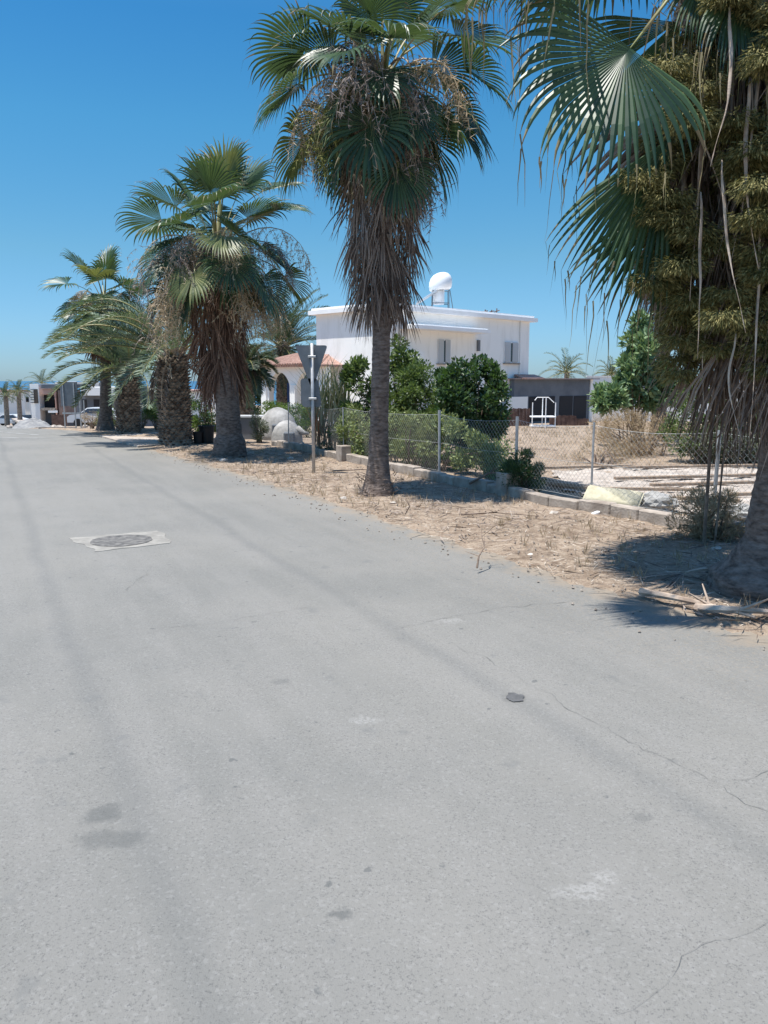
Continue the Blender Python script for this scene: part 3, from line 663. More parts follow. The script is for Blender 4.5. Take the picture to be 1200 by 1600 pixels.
# ------------------------------------------------------------------ conifer entwined with the near palm
random.seed(3)
cf = thing('conifer_tree', (3.1,7.6,0), 'olive green conifer with drooping feathery sprays, tangled in the nearest palm crown', 'conifer')
mb = MB(); mb.tube([(3.1,7.6,-.05),(3.0,7.35,1.2),(2.75,6.6,2.3),(2.5,5.9,4.0)], [.017,.016,.015,.01], 7)
mb.tube([(3.16,7.5,-.05),(3.12,7.3,1.4),(2.95,6.9,2.4),(2.8,6.5,3.2)], [.009,.008,.007,.005], 6)
Qs = []; cents = []
grp = []
for i in range(34):
    z = 1.85+2.2*(i+.5)/34; wz = .5+.5*math.sin(math.pi*min(1,max(0,(z-1.2)/3.4))); a = i*2.4+U(-.4,.4); rr = U(.45,1)
    grp.append((2.36+math.cos(a)*rr*.62*wz+max(0,2.7-z)*.22, 5.6+math.sin(a)*rr*.5+max(0,2.4-z)*.4, z))
for i in range(170):
    g_ = grp[i % 34]; k_ = (i//34); cx, cy, z = g_[0]+U(-.16,.16), g_[1]+U(-.12,.12), g_[2]-.07*k_+U(-.05,.05)
    c = Vector((cx, cy, z)); cents.append(c)
    zb = max(.9, z-.3-.25*random.random()); P_ = [(3.1,7.6,-.05),(3.0,7.35,1.2),(2.75,6.6,2.3),(2.5,5.9,4.0)]
    for A_, B_ in zip(P_, P_[1:]):
        if A_[2] <= zb <= B_[2]: q0 = Vector(A_).lerp(Vector(B_), (zb-A_[2])/(B_[2]-A_[2]))
    mb.tube([q0, q0.lerp(c,.35)+Z*.1, q0.lerp(c,.7)+Z*.1, c], [.008,.006,.004,.002], 3)
    n = 950; az = rng.uniform(0, 2*math.pi, n); out = np.stack([np.cos(az), np.sin(az), rng.uniform(-.9,.35,n)], 1)
    r = rng.random((n,1))**.6*.15; P = np.array(c)+unit(out)*r*np.array([1.1,1.1,.75])
    D = out*.9+rng.normal(size=(n,3))*.35; D[:,2] -= .55
    Qs.append(leaf_quads(P, D, rng.uniform(.025,.06,n), rng.uniform(.006,.011,n)))
mb.build('trunk', M['twig'], cf); quads('foliage', np.concatenate(Qs), M['conifer'], cf)

# ------------------------------------------------------------------ shrubs
def shrub(name, base, clumps, n, L, W, m, label, cat='shrub', stems=6, up=.3, droop=0, shell=.45, group=None, stem_m=None):
    base = Vector(base); t = thing(name, base, label, cat, group); mb = MB()
    cs = [Vector(c[:3]) for c in clumps]
    for c in (cs if len(cs) < 40 else random.sample(cs, 40)):
        mid = base.lerp(c, .5)+Vector((U(-.05,.05), U(-.05,.05), .05)); b0 = base+Vector((U(-.08,.08), U(-.08,.08), -.05))
        b0.x = base.x*.6+c.x*.4 if abs(c.x-base.x) > .5 else b0.x; b0.y = base.y*.6+c.y*.4 if abs(c.y-base.y) > .5 else b0.y
        mb.tube([b0, mid, c], [.018,.012,.004], 4)
    mb.build('stem', stem_m or M['twig'], t)
    quads('foliage', clump_leaves([tuple(c[:3]) for c in clumps], [c[3] for c in clumps], n, L, W, up, droop, shell), m, t)
    return t
def ell(cx, cy, cz, rx, ry, rz, n, r0, r1, seed=0):
    random.seed(seed); out = []
    for i in range(n):
        d = Vector((U(-1,1), U(-1,1), U(-1,1)))
        while d.length > 1: d = Vector((U(-1,1), U(-1,1), U(-1,1)))
        d = d.normalized()*d.length**.5
        out.append((cx+d.x*rx, cy+d.y*ry, cz+d.z*rz, U(r0, r1)))
    return out
shrub('fig_bush', (1.75,15.6,0), ell(1.65,15.6,1.2,.7,.55,.8,52,.16,.28,1), 240, .095, .055, M['leafdark'], 'dark glossy leafy bush, tallest behind the middle of the wire fence', 'bush')
shrub('leafy_shrub', (.9,16.6,0), ell(.75,16.6,1.0,.85,.45,.8,52,.18,.3,2), 290, .08, .034, M['leafmid'], 'mid green airy shrub left of the dark glossy bush and touching it')
shrub('leafy_shrub', (.25,17.2,0), ell(.25,17.2,1.4,.5,.35,1.05,34,.12,.26,3)+ell(-.55,17.3,1.2,.42,.3,.85,24,.12,.22,4), 150, .12, .05, M['leafmid'], 'tall loose shrub with big open leaves behind the middle fan palm trunk')
lowc = []
random.seed(9)
for i in range(95):
    t_ = random.random(); x = -.95+t_*2.75; yw = 16.2-(x+.95)*1.36; lowc.append((x+U(-.05,.3), yw+U(.15,.9), U(.12,.95)*(1-.5*sst(.78,1,t_)), U(.12,.24)))
shrub('hedge_shrub', (.5,14.8,0), lowc, 190, .075, .035, M['leafpale'], 'pale green tangled bank of foliage pressed against the inside of the wire fence', 'hedge')
shrub('leafy_shrub', (-1.0,17.2,0), ell(-1.0,17.2,.35,.3,.25,.38,14,.1,.2,6), 160, .06, .03, M['leafdark'], 'small dark shrub at the foot of the reed clump behind the fence')
shrub('conifer_shrub', (1.95,11.15,0), ell(1.95,11.15,.28,.24,.22,.3,20,.08,.15,7), 240, .07, .014, M['leafdark'], 'small dark green feathery shrub growing over the low block wall', up=.5)
shrub('dry_bush', (3.3,7.95,0), ell(3.22,7.9,.26,.3,.22,.28,26,.07,.14,8), 220, .075, .008, M['dry'], 'straw coloured dry bush beside the nearest palm trunk', 'bush', up=.5)
shrub('broadleaf_tree', (6.3,20,0), ell(6.35,20,2.1,.42,.4,1.1,24,.14,.3,10)+ell(5.75,20,1.15,.5,.4,.35,12,.12,.26,19)+ell(6.9,20,1.4,.5,.4,.5,14,.14,.3,29)+ell(6.1,20,1.7,.3,.3,.5,7,.1,.22,39), 120, .2, .085, M['leafblue'], 'young broadleaf tree with big light green leaves at the far side of the dirt lot', 'tree')
shrub('dry_brush', (5.6,17,0), ell(5.4,17,.45,1.0,.6,.42,48,.14,.26,11), 200, .11, .008, M['dry'], 'heap of straw coloured dry brush below the young broadleaf tree', 'brush', up=.4)
shrub('leafy_shrub', (6.3,15.5,0), ell(6.2,15.6,.85,.7,.5,.75,36,.15,.28,12), 170, .1, .03, M['leafmid'], 'bushy green shrub right of the dry brush heap')
shrub('leafy_shrub', (6.9,14.5,0), ell(6.9,14.9,.6,.95,.5,.5,34,.14,.26,13), 170, .12, .035, M['leafgrey'], 'wide grey green shrub behind the fence near the right edge')
shrub('dry_brush', (4.1,15.2,0), ell(4.3,15.6,.2,.7,.3,.22,18,.1,.16,18), 90, .1, .007, M['dry'], 'low thin dry weeds along the back of the pale rubble pad', 'brush', up=.8)
shrub('clipped_shrub', (-7.35,26.2,0), ell(-7.4,26.2,.55,.38,.38,.38,22,.12,.2,14), 300, .035, .02, M['leafbright'], 'bright green clipped round shrub left of the stout date palm')
shrub('leafy_shrub', (-7.0,27.6,0), ell(-7.0,27.8,.6,.9,.4,.6,30,.15,.25,15), 170, .05, .03, M['leafdark'], 'dark hedge like shrub directly behind the clipped round shrub')
shrub('leafy_shrub', (-4.9,22.5,0), ell(-4.95,22.4,.62,.42,.35,.55,22,.12,.2,16), 190, .055, .03, M['leafbright'], 'yellowish green shrub between the stout date palm and the bushy fan palm')
shrub('clipped_shrub', (-3.28,21,0), ell(-3.28,21,.42,.2,.2,.36,14,.1,.17,17), 260, .035, .018, M['leafgrey'], 'grey green rounded shrub left of the white dome ovens')
shrub('leafy_shrub', (-9.9,27.4,0), ell(-9.9,27.2,.35,.3,.25,.25,10,.12,.2,20), 120, .05, .012, M['dry'], 'dry grassy clump at the foot of the farthest fan palm')
shrub('leafy_shrub', (-13.0,38,gz(-13,38)), ell(-13,38,gz(-13,38)+.5,.7,.5,.45,20,.15,.3,22), 150, .07, .04, M['leafmid'], 'green bush at the end of the rubble heap below the pink house')
shrub('leafy_shrub', (-8.3,27.6,0), ell(-8.5,27.8,.55,.55,.3,.4,16,.15,.22,23), 150, .05, .03, M['leafgrey'], 'dull green bush right behind the slim far palm trunk')
shrub('leafy_shrub', (-9.6,54,gz(-9.6,54)), ell(-9.4,54,gz(-9.6,54)+1.6,1.5,.7,1.6,30,.3,.6,61), 260, .2, .1, M['leafdark'], 'dark tall shrub glimpsed left of the arched veranda, far behind the palms')
shrub('leafy_shrub', (8.4,16.5,0), ell(8.3,16.6,1.1,.8,.6,1.0,34,.18,.32,62), 190, .12, .05, M['leafmid'], 'tall green shrub at the right edge, behind the nearest palm trunk')
# trimmed hedge
random.seed(12)
hd = thing('trimmed_hedge', (-3.0,24.3,gz(-3,24)), 'bright green flat topped hedge in front of the arched veranda', 'hedge')
cc = [(U(-3.6,-2.3), U(24.1,24.7), gz(-3,24)+U(.1,1.0), .16) for _ in range(90)]
mb = MB(); [mb.tube([(c[0],c[1],gz(-3,24)-.05),(c[0],c[1],c[2])], [.012,.005], 3) for c in cc[::3]]; mb.build('stem', M['twig'], hd)
quads('foliage', clump_leaves([c[:3] for c in cc], [c[3] for c in cc], 200, .045, .025), M['leafbright'], hd)
# reeds
random.seed(21)
rd = thing('reed_clump', (-1.2,17.7,0), 'tall clump of giant reeds with rusty dry lower leaves behind the sign post', 'reeds')
mb = MB()
for i in range(240):
    dry = i % 3 == 0; b = Vector((-1.15+U(-.42,.4), 17.7+U(-.25,.25), 0)); h = U(.7,1.3) if dry else U(1.2,2.15); a = U(0,6.28); lean = U(.05,.35)
    z0 = U(0,.5) if dry else U(.3,1.2); p = b+Z*z0; d = Vector((math.cos(a)*lean, math.sin(a)*lean, 1)).normalized(); V = []; n = 6; L_ = (h-z0)*1.1+.1; tv = Vector((-math.sin(a), math.cos(a), 0))
    for k in range(n+1):
        wd = .016*(1-(k/n)**2)+.001; V += [p-tv*wd, p+tv*wd]; p = p+d*L_/n; d = (d-Z*.12*(1+k*.35)*U(.5,1.5)+Vector((math.cos(a),math.sin(a),0))*.05).normalized()
    mb.add(V, [(2*k,2*k+1,2*k+3,2*k+2) for k in range(n)], 1 if dry else 0)
mb.build('blades', [M['reed'], M['reeddry']], rd)
mb = MB()
for i in range(30):
    b = Vector((-1.15+U(-.35,.35), 17.7+U(-.2,.2), -.05)); mb.tube([b, b+Vector((U(-.08,.08),U(-.08,.08),U(1.0,1.9)))], [.011,.006], 4)
mb.build('cane', M['reed'], rd)

# ------------------------------------------------------------------ low block wall and chain link fence
WALL = [(-2.75,20.0),(-1.84,18.3),(-.75,15.85),(0,14.5),(1.31,11.75),(1.75,11.05),(2.14,10.1),(2.72,9.35),(3.4,8.35),(4.6,6.7),(6.2,4.4)]
wt = thing('block_wall', (0,14.5,0), 'long low concrete block wall under the wire fence', 'wall')
random.seed(31); mb = MB(); bl = 0
for a, b in zip(WALL, WALL[1:]):
    L_ = math.hypot(b[0]-a[0], b[1]-a[1]); n = max(1, round(L_/.42)); ang = math.atan2(b[1]-a[1], b[0]-a[0])
    for k in range(n):
        t_ = (k+.5)/n; x, y = a[0]+(b[0]-a[0])*t_, a[1]+(b[1]-a[1])*t_; h = .15+U(-.03,.015)
        mb.box((x, y, gz(x,y)+h/2-.03+.02), (L_/n-.006, .15+U(-.006,.006), h+.06), rz=ang+U(-.035,.035), bev=.014)
mb.build('blocks', M['conc'], wt)
mb = MB(); [mb.box((x, y, .16), (.24,.22,.36), rz=R(-60), bev=.01) for x, y in ((-.8,15.8),(1.72,11.1))]; mb.build('pier', M['conc'], wt)
FP = [(-2.3,18.9),(-1.55,17.55),(-.85,16.2),(.88,12.95),(1.83,11.1),(2.55,9.75),(3.5,8.35),(4.7,6.75)]
FP = [(x+.03, y+.12) for x, y in FP]
ft = thing('chain_link_fence', (.9,13,0), 'sagging galvanised chain link fence on thin posts behind the low block wall', 'fence')
random.seed(8)
for i, (x, y) in enumerate(FP):
    h = 1.1+U(-.03,.03); mb = MB(); lx = U(-.02,.02)
    mb.tube([(x,y,-.05),(x+lx,y,h)], [.022,.022] if i in (3,4,6) else [.014,.014], 8); mb.build('post', M['galv'], ft)
for (a, b) in zip(FP, FP[1:]):
    mb = MB(); A, B = Vector((*a,0)), Vector((*b,0)); L_ = (B-A).length; d = (B-A)/L_; H_ = .92; z0 = .14; sp = .075; nrm = Vector((-d.y,d.x,0))
    def P(s, h):
        s = max(0, min(L_, s)); sag = .05*math.sin(math.pi*s/L_)
        return A+d*s+Z*(z0+h*(1-sag/H_))+nrm*(.03*math.sin(s*2.3+h*3))
    s = -H_
    while s < L_:
        for dirn in (1,-1):
            pts = []
            for k in range(9):
                h = H_*k/8; ss = s+(h if dirn == 1 else H_-h)
                if -1e-6 <= ss <= L_: pts.append(P(ss, h)+nrm*(.003*dirn))
            if len(pts) > 1: mb.tube(pts, .0017, 3, cap=False)
        s += sp
    for h in (0, .46, .92): mb.tube([P(L_*k/8, h) for k in range(9)], .0025, 3)
    mb.build('wire_mesh', M['wire'], ft)

# ------------------------------------------------------------------ signs
def sign_post():
    t = thing('road_sign', (-1.21,13.71,0), 'grey back of a triangular road sign and plate on a thin steel post', 'road sign')
    mb = MB(); mb.tube([(-1.21,13.71,-.1),(-1.21,13.71,2.22)], .028, 12); mb.build('post', M['galv'], t, smooth=True)
    def rounded(pts, r, y0, y1, name):
        poly = []; n = len(pts)
        for i in range(n):
            p, a, b = Vector(pts[i]), Vector(pts[i-1]), Vector(pts[(i+1) % n]); u = (a-p).normalized()*r; v = (b-p).normalized()*r
            for k in range(5):
                q = k/4; poly.append((p+u)*(1-q)**2+p*2*q*(1-q)+(p+v)*q*q)
        m_ = MB(); k = len(poly); m_.add([(p.x, y0, p.y) for p in poly]+[(p.x, y1, p.y) for p in poly], [tuple(range(k)), tuple(range(2*k-1,k-1,-1))]+[(i,k+i,k+(i+1)%k,(i+1)%k) for i in range(k)])
        return m_.build(name, M['signback'], t)
    # triangle pointing down, seen from the back, turned away a little
    rounded([(-1.50,2.19),(-.95,2.19),(-1.22,1.44)], .05, 13.745, 13.755, 'triangle_plate')
    rounded([(-1.42,1.64),(-1.12,1.64),(-1.06,1.16),(-1.40,1.16)], .07, 13.745, 13.752, 'lower_plate')
    mb = MB()
    for z in (2.0,1.3): mb.box((-1.21,13.72,z), (.13,.1,.035), bev=.004)
    mb.build('clamp', M['galv'], t)
sign_post()
def board_sign():
    b = ground_pt(118,668); x, y = -10.9, 28.2; g = gz(x,y); t = thing('notice_board', (x,y,g), 'dark rectangular board on thin pale posts at the far end of the road', 'sign board')
    for dx in (-.28,.1,.28,.42):
        mb = MB(); mb.box((x+dx, y-.03 , g+(.8 if dx in (-.28,.1) else .5)), (.035,.035, 1.6 if dx in (-.28,.1) else 1.0)); mb.build('post', M['galv'], t)
    mb = MB(); mb.box((x-.08,y,g+1.22), (.6,.03,.85), bev=.01); mb.build('board', M['signback'], t)
    mb = MB(); mb.box((x,y-.03,g+.55), (.7,.02,.05)); mb.build('cross_bar', M['galv'], t)
board_sign()

# ------------------------------------------------------------------ two storey white house
HC = Vector((0,37,0)); HL = Vector((-.7071,.7071,0)); HR = Vector((.7071,.7071,0)); GB = -.75
def face_box(mb, o, u, s0, s1, z0, z1, out0, out1, mi=0):
    """box on a facade: along u from s0..s1, z0..z1, outward from out0..out1"""
    n = Vector((u.y, -u.x, 0)) if u.x > 0 else Vector((-abs(u.y), -abs(u.x), 0))
    P = [o+u*s+n*q+Z*z for z in (z0,z1) for s, q in ((s0,out0),(s1,out0),(s1,out1),(s0,out1))]
    mb.add(P, [(0,1,2,3),(7,6,5,4),(0,4,5,1),(1,5,6,2),(2,6,7,3),(3,7,4,0)], mi)
ho = thing('house', HC+Z*GB, 'white two storey flat roofed house behind the fenced garden', 'house')
LL, LR = 3.35, 8.05; ZT = 4.78
mb = MB()
fp = [HC, HC+HR*LR*1.4142*.708*1.0, None, None]
A0 = HC; A1 = HC+HR*11.3; A3 = HC+HL*4.72; A2 = A1+HL*4.72
mb.prism([(p.x,p.y) for p in (A0,A1,A2,A3)], GB-.4, ZT); mb.build('wall', M['housewall'], ho)
mb = MB(); ov = .28
def ofs(p, a, b): return p+HR*a+HL*b
sl = [ofs(A0,-ov,-ov), ofs(A1,ov+.1,-ov), ofs(A2,ov+.1,ov), ofs(A3,-ov,ov)]
mb.prism([(p.x,p.y) for p in sl], ZT+.002, ZT+.2)
sl2 = [ofs(A0,-ov+.12,-ov+.12), ofs(A1,ov-.1,-ov+.12), ofs(A2,ov-.1,ov-.12), ofs(A3,-ov+.12,ov-.12)]
mb.prism([(p.x,p.y) for p in sl2], ZT+.2, ZT+.31); mb.build('roof', M['whitetrim'], ho)
# projecting wing wall catching the sun, canopy over the window
mb = MB(); face_box(mb, HC, HR, 1.35, 1.75, GB-.3, 2.95, 0, .9); mb.build('wing_wall', M['white'], ho)
mb = MB(); face_box(mb, HC, HR, 1.05, 6.6, 3.95, 4.11, .0, .95); face_box(mb, HC, HR, 1.15, 6.5, 4.11, 4.17, .0, .85); mb.build('canopy', M['whitetrim'], ho)
def window(o, u, s, z, wd, h, sh=True):
    mb = MB(); face_box(mb, o, u, s-wd/2, s+wd/2, z-h/2, z+h/2, .01, .06); fr = mb.build('window', M['whitetrim'], ho)
    mb = MB(); face_box(mb, o, u, s-wd/2-.08, s+wd/2+.08, z-h/2-.07, z-h/2-.005, .01, .13); mb.build('sill', M['conc'], fr)
    mb = MB(); face_box(mb, o, u, s-wd/2+.06, s+wd/2-.06, z-h/2+.06, z+h/2-.06, .061, .068); mb.build('pane', M['glass'], fr)
    mb = MB()
    for a, b in ((-.5,-.12),(.02,.4)):
        face_box(mb, o, u, s+a*wd, s+b*wd, z-h/2+.02, z+h/2-.02, .075, .1)
        for k in range(12):
            zz = z-h/2+.08+k*(h-.16)/12; face_box(mb, o, u, s+a*wd+.04, s+b*wd-.04, zz, zz+.03, .1, .112)
    mb.build('shutter', M['shutter'], fr)
window(HC, HR, 4.15, 3.02, .95, 1.15); window(HC, HR, 9.65, 3.1, 1.25, 1.1)
mb = MB(); face_box(mb, HC, HR, 6.7, 6.85, 3.1, 3.65, .0, .12); mb.build('vent_pipe', M['greywall'], ho)
mb = MB()
for s_ in (10.4,): mb.tube([HC+HR*s_+Vector((.04,-.04,0))+Z*GB, HC+HR*s_+Vector((.04,-.04,0))+Z*(ZT)], .035, 6)
mb.build('drain_pipe', M['white'], ho)
# small tiled lean-to at the right end
mb = MB(); mb.add([HC+HR*9.9+Vector((.05,-.05,1.95)), HC+HR*11.8+Vector((.05,-.05,1.95)), HC+HR*11.9+Vector((.5,-.5,1.75)), HC+HR*9.8+Vector((.5,-.5,1.75)),
     HC+HR*9.9+Vector((.05,-.05,1.87)), HC+HR*11.8+Vector((.05,-.05,1.85)), HC+HR*11.9+Vector((.5,-.5,1.67)), HC+HR*9.8+Vector((.5,-.5,1.67))],
     [(3,2,1,0),(4,5,6,7),(0,1,5,4),(1,2,6,5),(2,3,7,6),(3,0,4,7)]); mb.build('lean_to_roof', M['tile'], ho)
# roof water tank with solar collector
tb = at(688,474,41.5); TX, TY, TZ = tb.x, tb.y, ZT+.31
wt_ = thing('solar_water_heater', (TX,TY,TZ), 'white round water tank on a steel stand with solar panel above the house', 'water heater')
mb = MB()
for sx in (-.42,.42):
    for sy in (-.35,.35): mb.tube([(TX+sx,TY+sy,TZ),(TX+sx*.95,TY+sy*.95,TZ+1.0)], .02, 5)
for zz in (.35,.98):
    for (x0,y0,x1,y1) in ((-.42,-.35,.42,-.35),(-.42,.35,.42,.35),(-.42,-.35,-.42,.35),(.42,-.35,.42,.35)): mb.tube([(TX+x0,TY+y0,TZ+zz),(TX+x1,TY+y1,TZ+zz)], .018, 4)
mb.tube([(TX+.42,TY-.35,TZ),(TX+.62,TY-.3,TZ)], .018, 4); mb.tube([(TX+.62,TY-.35,TZ),(TX+.44,TY-.35,TZ+1.0)], .018, 4); mb.build('stand', M['signback'], wt_)
def lathe(mb, c, prof, n=24, mi=0, wob=0):
    V = [(c[0]+r*math.cos(2*math.pi*j/n), c[1]+r*math.sin(2*math.pi*j/n), c[2]+z+wob*math.cos(2*math.pi*j/n)*r) for r, z in prof for j in range(n)]; k = len(prof)
    mb.add(V, [(i*n+j, i*n+(j+1)%n, (i+1)*n+(j+1)%n, (i+1)*n+j) for i in range(k-1) for j in range(n)]+[tuple(range(n-1,-1,-1)), tuple((k-1)*n+j for j in range(n))], mi)
mb = MB(); lathe(mb, (TX,TY,TZ+1.0), [(.48,0),(.55,.06),(.58,.25),(.57,.45),(.5,.64),(.36,.78),(.18,.85),(.02,.87)], wob=.16); mb.build('cold_tank', M['tank'], wt_, smooth=True)
mb = MB(); lathe(mb, (TX-.08,TY,TZ+.3), [(.24,0),(.28,.03),(.28,.66),(.24,.7)]); mb.build('hot_cylinder', M['tank'], wt_, smooth=True)
mb = MB(); rot = Matrix.Rotation(R(-32), 3, 'Y'); mb.box((TX-.72,TY-.2,TZ+.62), (1.15,1.0,.07), rot=rot, bev=.01); mb.build('solar_panel', M['panel'], wt_)
# small clutter on the roof edge
for i, (px, hh) in enumerate(((758,.12),(768,.1),(776,.18))):
    p = at(px,495,43.5); q = MB(); q.tube([(p.x,p.y,ZT+.31),(p.x,p.y,ZT+.42+hh)], .03, 6); q.tube([(p.x-.12,p.y,ZT+.42),(p.x+.14,p.y,ZT+.43+hh*.4)], .03, 6)
    tag(q.build('roof_pipe', M['rust'], origin=(p.x,p.y,ZT+.31)), ['leftmost rusty pipe stub on the white house roof edge','middle rusty pipe stub on the white house roof edge','tallest, rightmost rusty pipe stub on the white house roof edge'][i], 'pipe', 'pipe stubs on the white house roof')

# ------------------------------------------------------------------ arched veranda with tiled roof
VO = HC+HL*4.9+Vector((-.0,-.0,0)); VO = Vector((-3.45,39.6,0)); VL = 4.6; n_ = Vector((-.7071,-.7071,0))
VO = VO+n_*.4
ve = thing('veranda', VO+Z*GB, 'white arched veranda with a red tiled roof on the left side of the white house', 'veranda')
mb = MB(); zt = 2.35; arches = [(-.75,.85),(1.3,3.05)]; th = .3; zs = 1.0; apex = 2.03
def arch_top(s, a, b):
    m_ = (a+b)/2; h = (b-a)/2; q = abs(s-m_)/h; return zs+(apex-zs)*math.sqrt(max(0, 1-q**1.9))
cuts = [0]
prev = -1.4
def wall_piece(s0, s1, zb0, zb1):
    P = []
    for q in (0, -th):
        P += [VO+HL*s0+n_*q+Z*zb0, VO+HL*s1+n_*q+Z*zb1, VO+HL*s1+n_*q+Z*zt, VO+HL*s0+n_*q+Z*zt]
    mb.add(P, [(0,1,2,3),(7,6,5,4),(0,4,5,1),(1,5,6,2),(2,6,7,3),(3,7,4,0)])
for a, b in arches:
    wall_piece(prev, a, GB-.3, GB-.3); N_ = 20
    for k in range(N_):
        s0, s1 = a+(b-a)*k/N_, a+(b-a)*(k+1)/N_; wall_piece(s0, s1, arch_top(s0,a,b), arch_top(s1,a,b))
    prev = b
wall_piece(prev, 3.75, GB-.3, GB-.3)
mb.build('wall', M['white'], ve)
for s in (-1.0,1.08,3.42): mb = MB(); face_box(mb, VO, HL, s-.2, s+.2, GB, 1.4, .0, .07); mb.build('pillar', M['white'], ve)
# interior back wall, door and blue cloth
mb = MB(); P0 = VO-n_*2.9; P1 = P0+HL*4.1; mb.prism([(p.x,p.y) for p in (P0,P0-n_*.2,P1-n_*.2,P1)], GB-.3, 2.3); mb.build('back_wall', M['greywall'], ve)
mb = MB(); bq = VO-n_*2.8; face_box(mb, bq, HL, .6, 1.9, GB, 1.7, .05, .1); face_box(mb, bq, HL, 2.6, 3.6, .1, 1.6, .05, .1); mb.build('door', M['glass'], ve)
mb = MB(); face_box(mb, VO-n_*1.4, HL, 2.6, 3.3, .3, 1.5, 0, .04); mb.build('blue_awning', M['blue'], ve)
# hipped tile roof with rows of tiles
mb = MB(); e0, e1, e2, e3 = VO-HL*1.5+n_*.35, VO+HL*4.4+n_*.35, VO+HL*4.4-n_*3.2, VO-HL*1.5-n_*3.2
r0, r1 = VO-HL*.2-n_*1.4, VO+HL*2.6-n_*1.4; ze, zr = 2.36, 2.95
mb.add([e0+Z*ze,e1+Z*ze,e2+Z*ze,e3+Z*ze,r0+Z*zr,r1+Z*zr,e0+Z*(ze-.09),e1+Z*(ze-.09),e2+Z*(ze-.09),e3+Z*(ze-.09)],
       [(0,1,5,4),(1,2,5),(2,3,4,5),(3,0,4),(0,6,7,1),(1,7,8,2),(2,8,9,3),(3,9,6,0),(9,8,7,6)])
for k in range(30):
    t_ = (k+.5)/30; a = (e0.lerp(e1, t_))+Z*(ze+.02)+n_*.05; b = r0.lerp(r1, t_)+Z*(zr+.02); mb.tube([a, b], [.075,.05], 6)
for k in range(14):
    t_ = (k+.5)/14; a = (e1.lerp(e2, t_))+Z*(ze+.02)+HL*.05; b = a.lerp(r1+Z*(zr+.02), .96); mb.tube([a, b], [.075,.03], 6)
mb.build('roof', M['tile'], ve)

# ------------------------------------------------------------------ outbuilding right of the house
sh0, sh1 = Vector((7.0,43.5,0)), Vector((12.2,47.3,0)); su = (sh1-sh0).normalized(); sn = Vector((su.y,-su.x,0)); SL = (sh1-sh0).length
sh = thing('outbuilding', sh0+Z*-.9, 'low grey outbuilding with dark openings and reddish roof edge, right of the white house', 'outbuilding')
mb = MB(); c0, c1, c2, c3 = sh0, sh1, sh1-sn*3.2, sh0-sn*3.2
mb.prism([(p.x,p.y) for p in (c0,c1,c2,c3)], -1.3, 1.68); mb.build('wall', M['greywall'], sh)
mb = MB(); q = [sh0+sn*.25-su*.2, sh1+sn*.25+su*.3, c2-sn*.2+su*.3, c3-sn*.2-su*.2]; mb.prism([(p.x,p.y) for p in q], 1.682, 1.74); mb.build('roof', mat('dusty_roof_edge', (.3,.22,.2), .9, (.4,.31,.28), 4), sh)
for (a, b, z0, z1) in ((1.15,3.2,-.6,.75),(3.6,4.7,-.6,.75),(4.8,5.9,-.6,.75)):
    mb = MB(); face_box(mb, sh0, su, a, b, z0, z1, .005, .03); mb.build('opening', M['dark'], sh)
mb = MB(); face_box(mb, sh0, su, -.6, 1.0, -1.2, .75, .02, .06); mb.build('white_panel', M['white'], sh)
mb = MB(); face_box(mb, sh0, su, 6.15, 6.35, -1.2, 1.68, .01, .08); mb.build('corner_post', M['white'], sh)
gw = thing('garden_wall', (15,50,-.9), 'plain white boundary wall far right behind the young broadleaf tree', 'wall')
mb = MB(); mb.prism([(12.4,49.4),(40,52),(40,52.2),(12.4,49.6)], -1.6, 1.85); mb.build('wall_panel', M['white'], gw)
mb = MB(); mb.prism([(12.35,49.35),(40.05,51.95),(40.05,52.25),(12.35,49.65)], 1.852, 1.9); mb.build('coping', M['whitetrim'], gw)
# white steel rack
def rack():
    x, y = 6.95, 35; g = gz(x,y); t = thing('steel_rack', (x,y,g), 'white metal rack with two shelves standing on the dirt lot before the outbuilding', 'rack')
    mb = MB()
    for dx, dy in ((-.5,0),(.5,0),(.05,.6),(.05,-.15)): mb.tube([(x+dx,y+dy,g-.02),(x+dx,y+dy,g+1.12+(.2 if dx < .1 and dx > 0 else 0))], .022, 6)
    for dy in (.6,): mb.tube([(x-.3,y+dy,g+1.2),(x-.2,y+dy,g+1.33),(x+.3,y+dy,g+1.33),(x+.55,y+dy,g+1.1)], .02, 6)
    mb.build('frame', M['whitetrim'], t)
    for z in (.1,.5):
        mb = MB(); mb.box((x,y+.25,g+z), (1.02,.75,.05)); mb.build('shelf', M['whitetrim'], t)
rack()
# rusty sheets and junk in front of the outbuilding
random.seed(14)
for i, (px, d, wd, h) in enumerate(((792,38,.9,.75),(812,38.4,1.0,.9),(880,39,1.3,.55),(905,39.3,1.0,.4))):
    p = at(px,640,d); g = gz(p.x,d); mb = MB()
    for k in range(12): mb.box((p.x-wd/2+wd*(k+.5)/12, d+.02*(k % 2), g+h/2-.05), (wd/12-.004,.03,h+U(-.03,.05)))
    tag(mb.build('scrap_panel', M['rust'], origin=(p.x,d,g)), ['leftmost rusty corrugated panel before the outbuilding','rusty corrugated panel just left of the white rack','wide rusty panel below the right hand dark openings','short rusty panel at the right corner of the outbuilding'][i], 'scrap panel', 'rusty panels before the outbuilding')

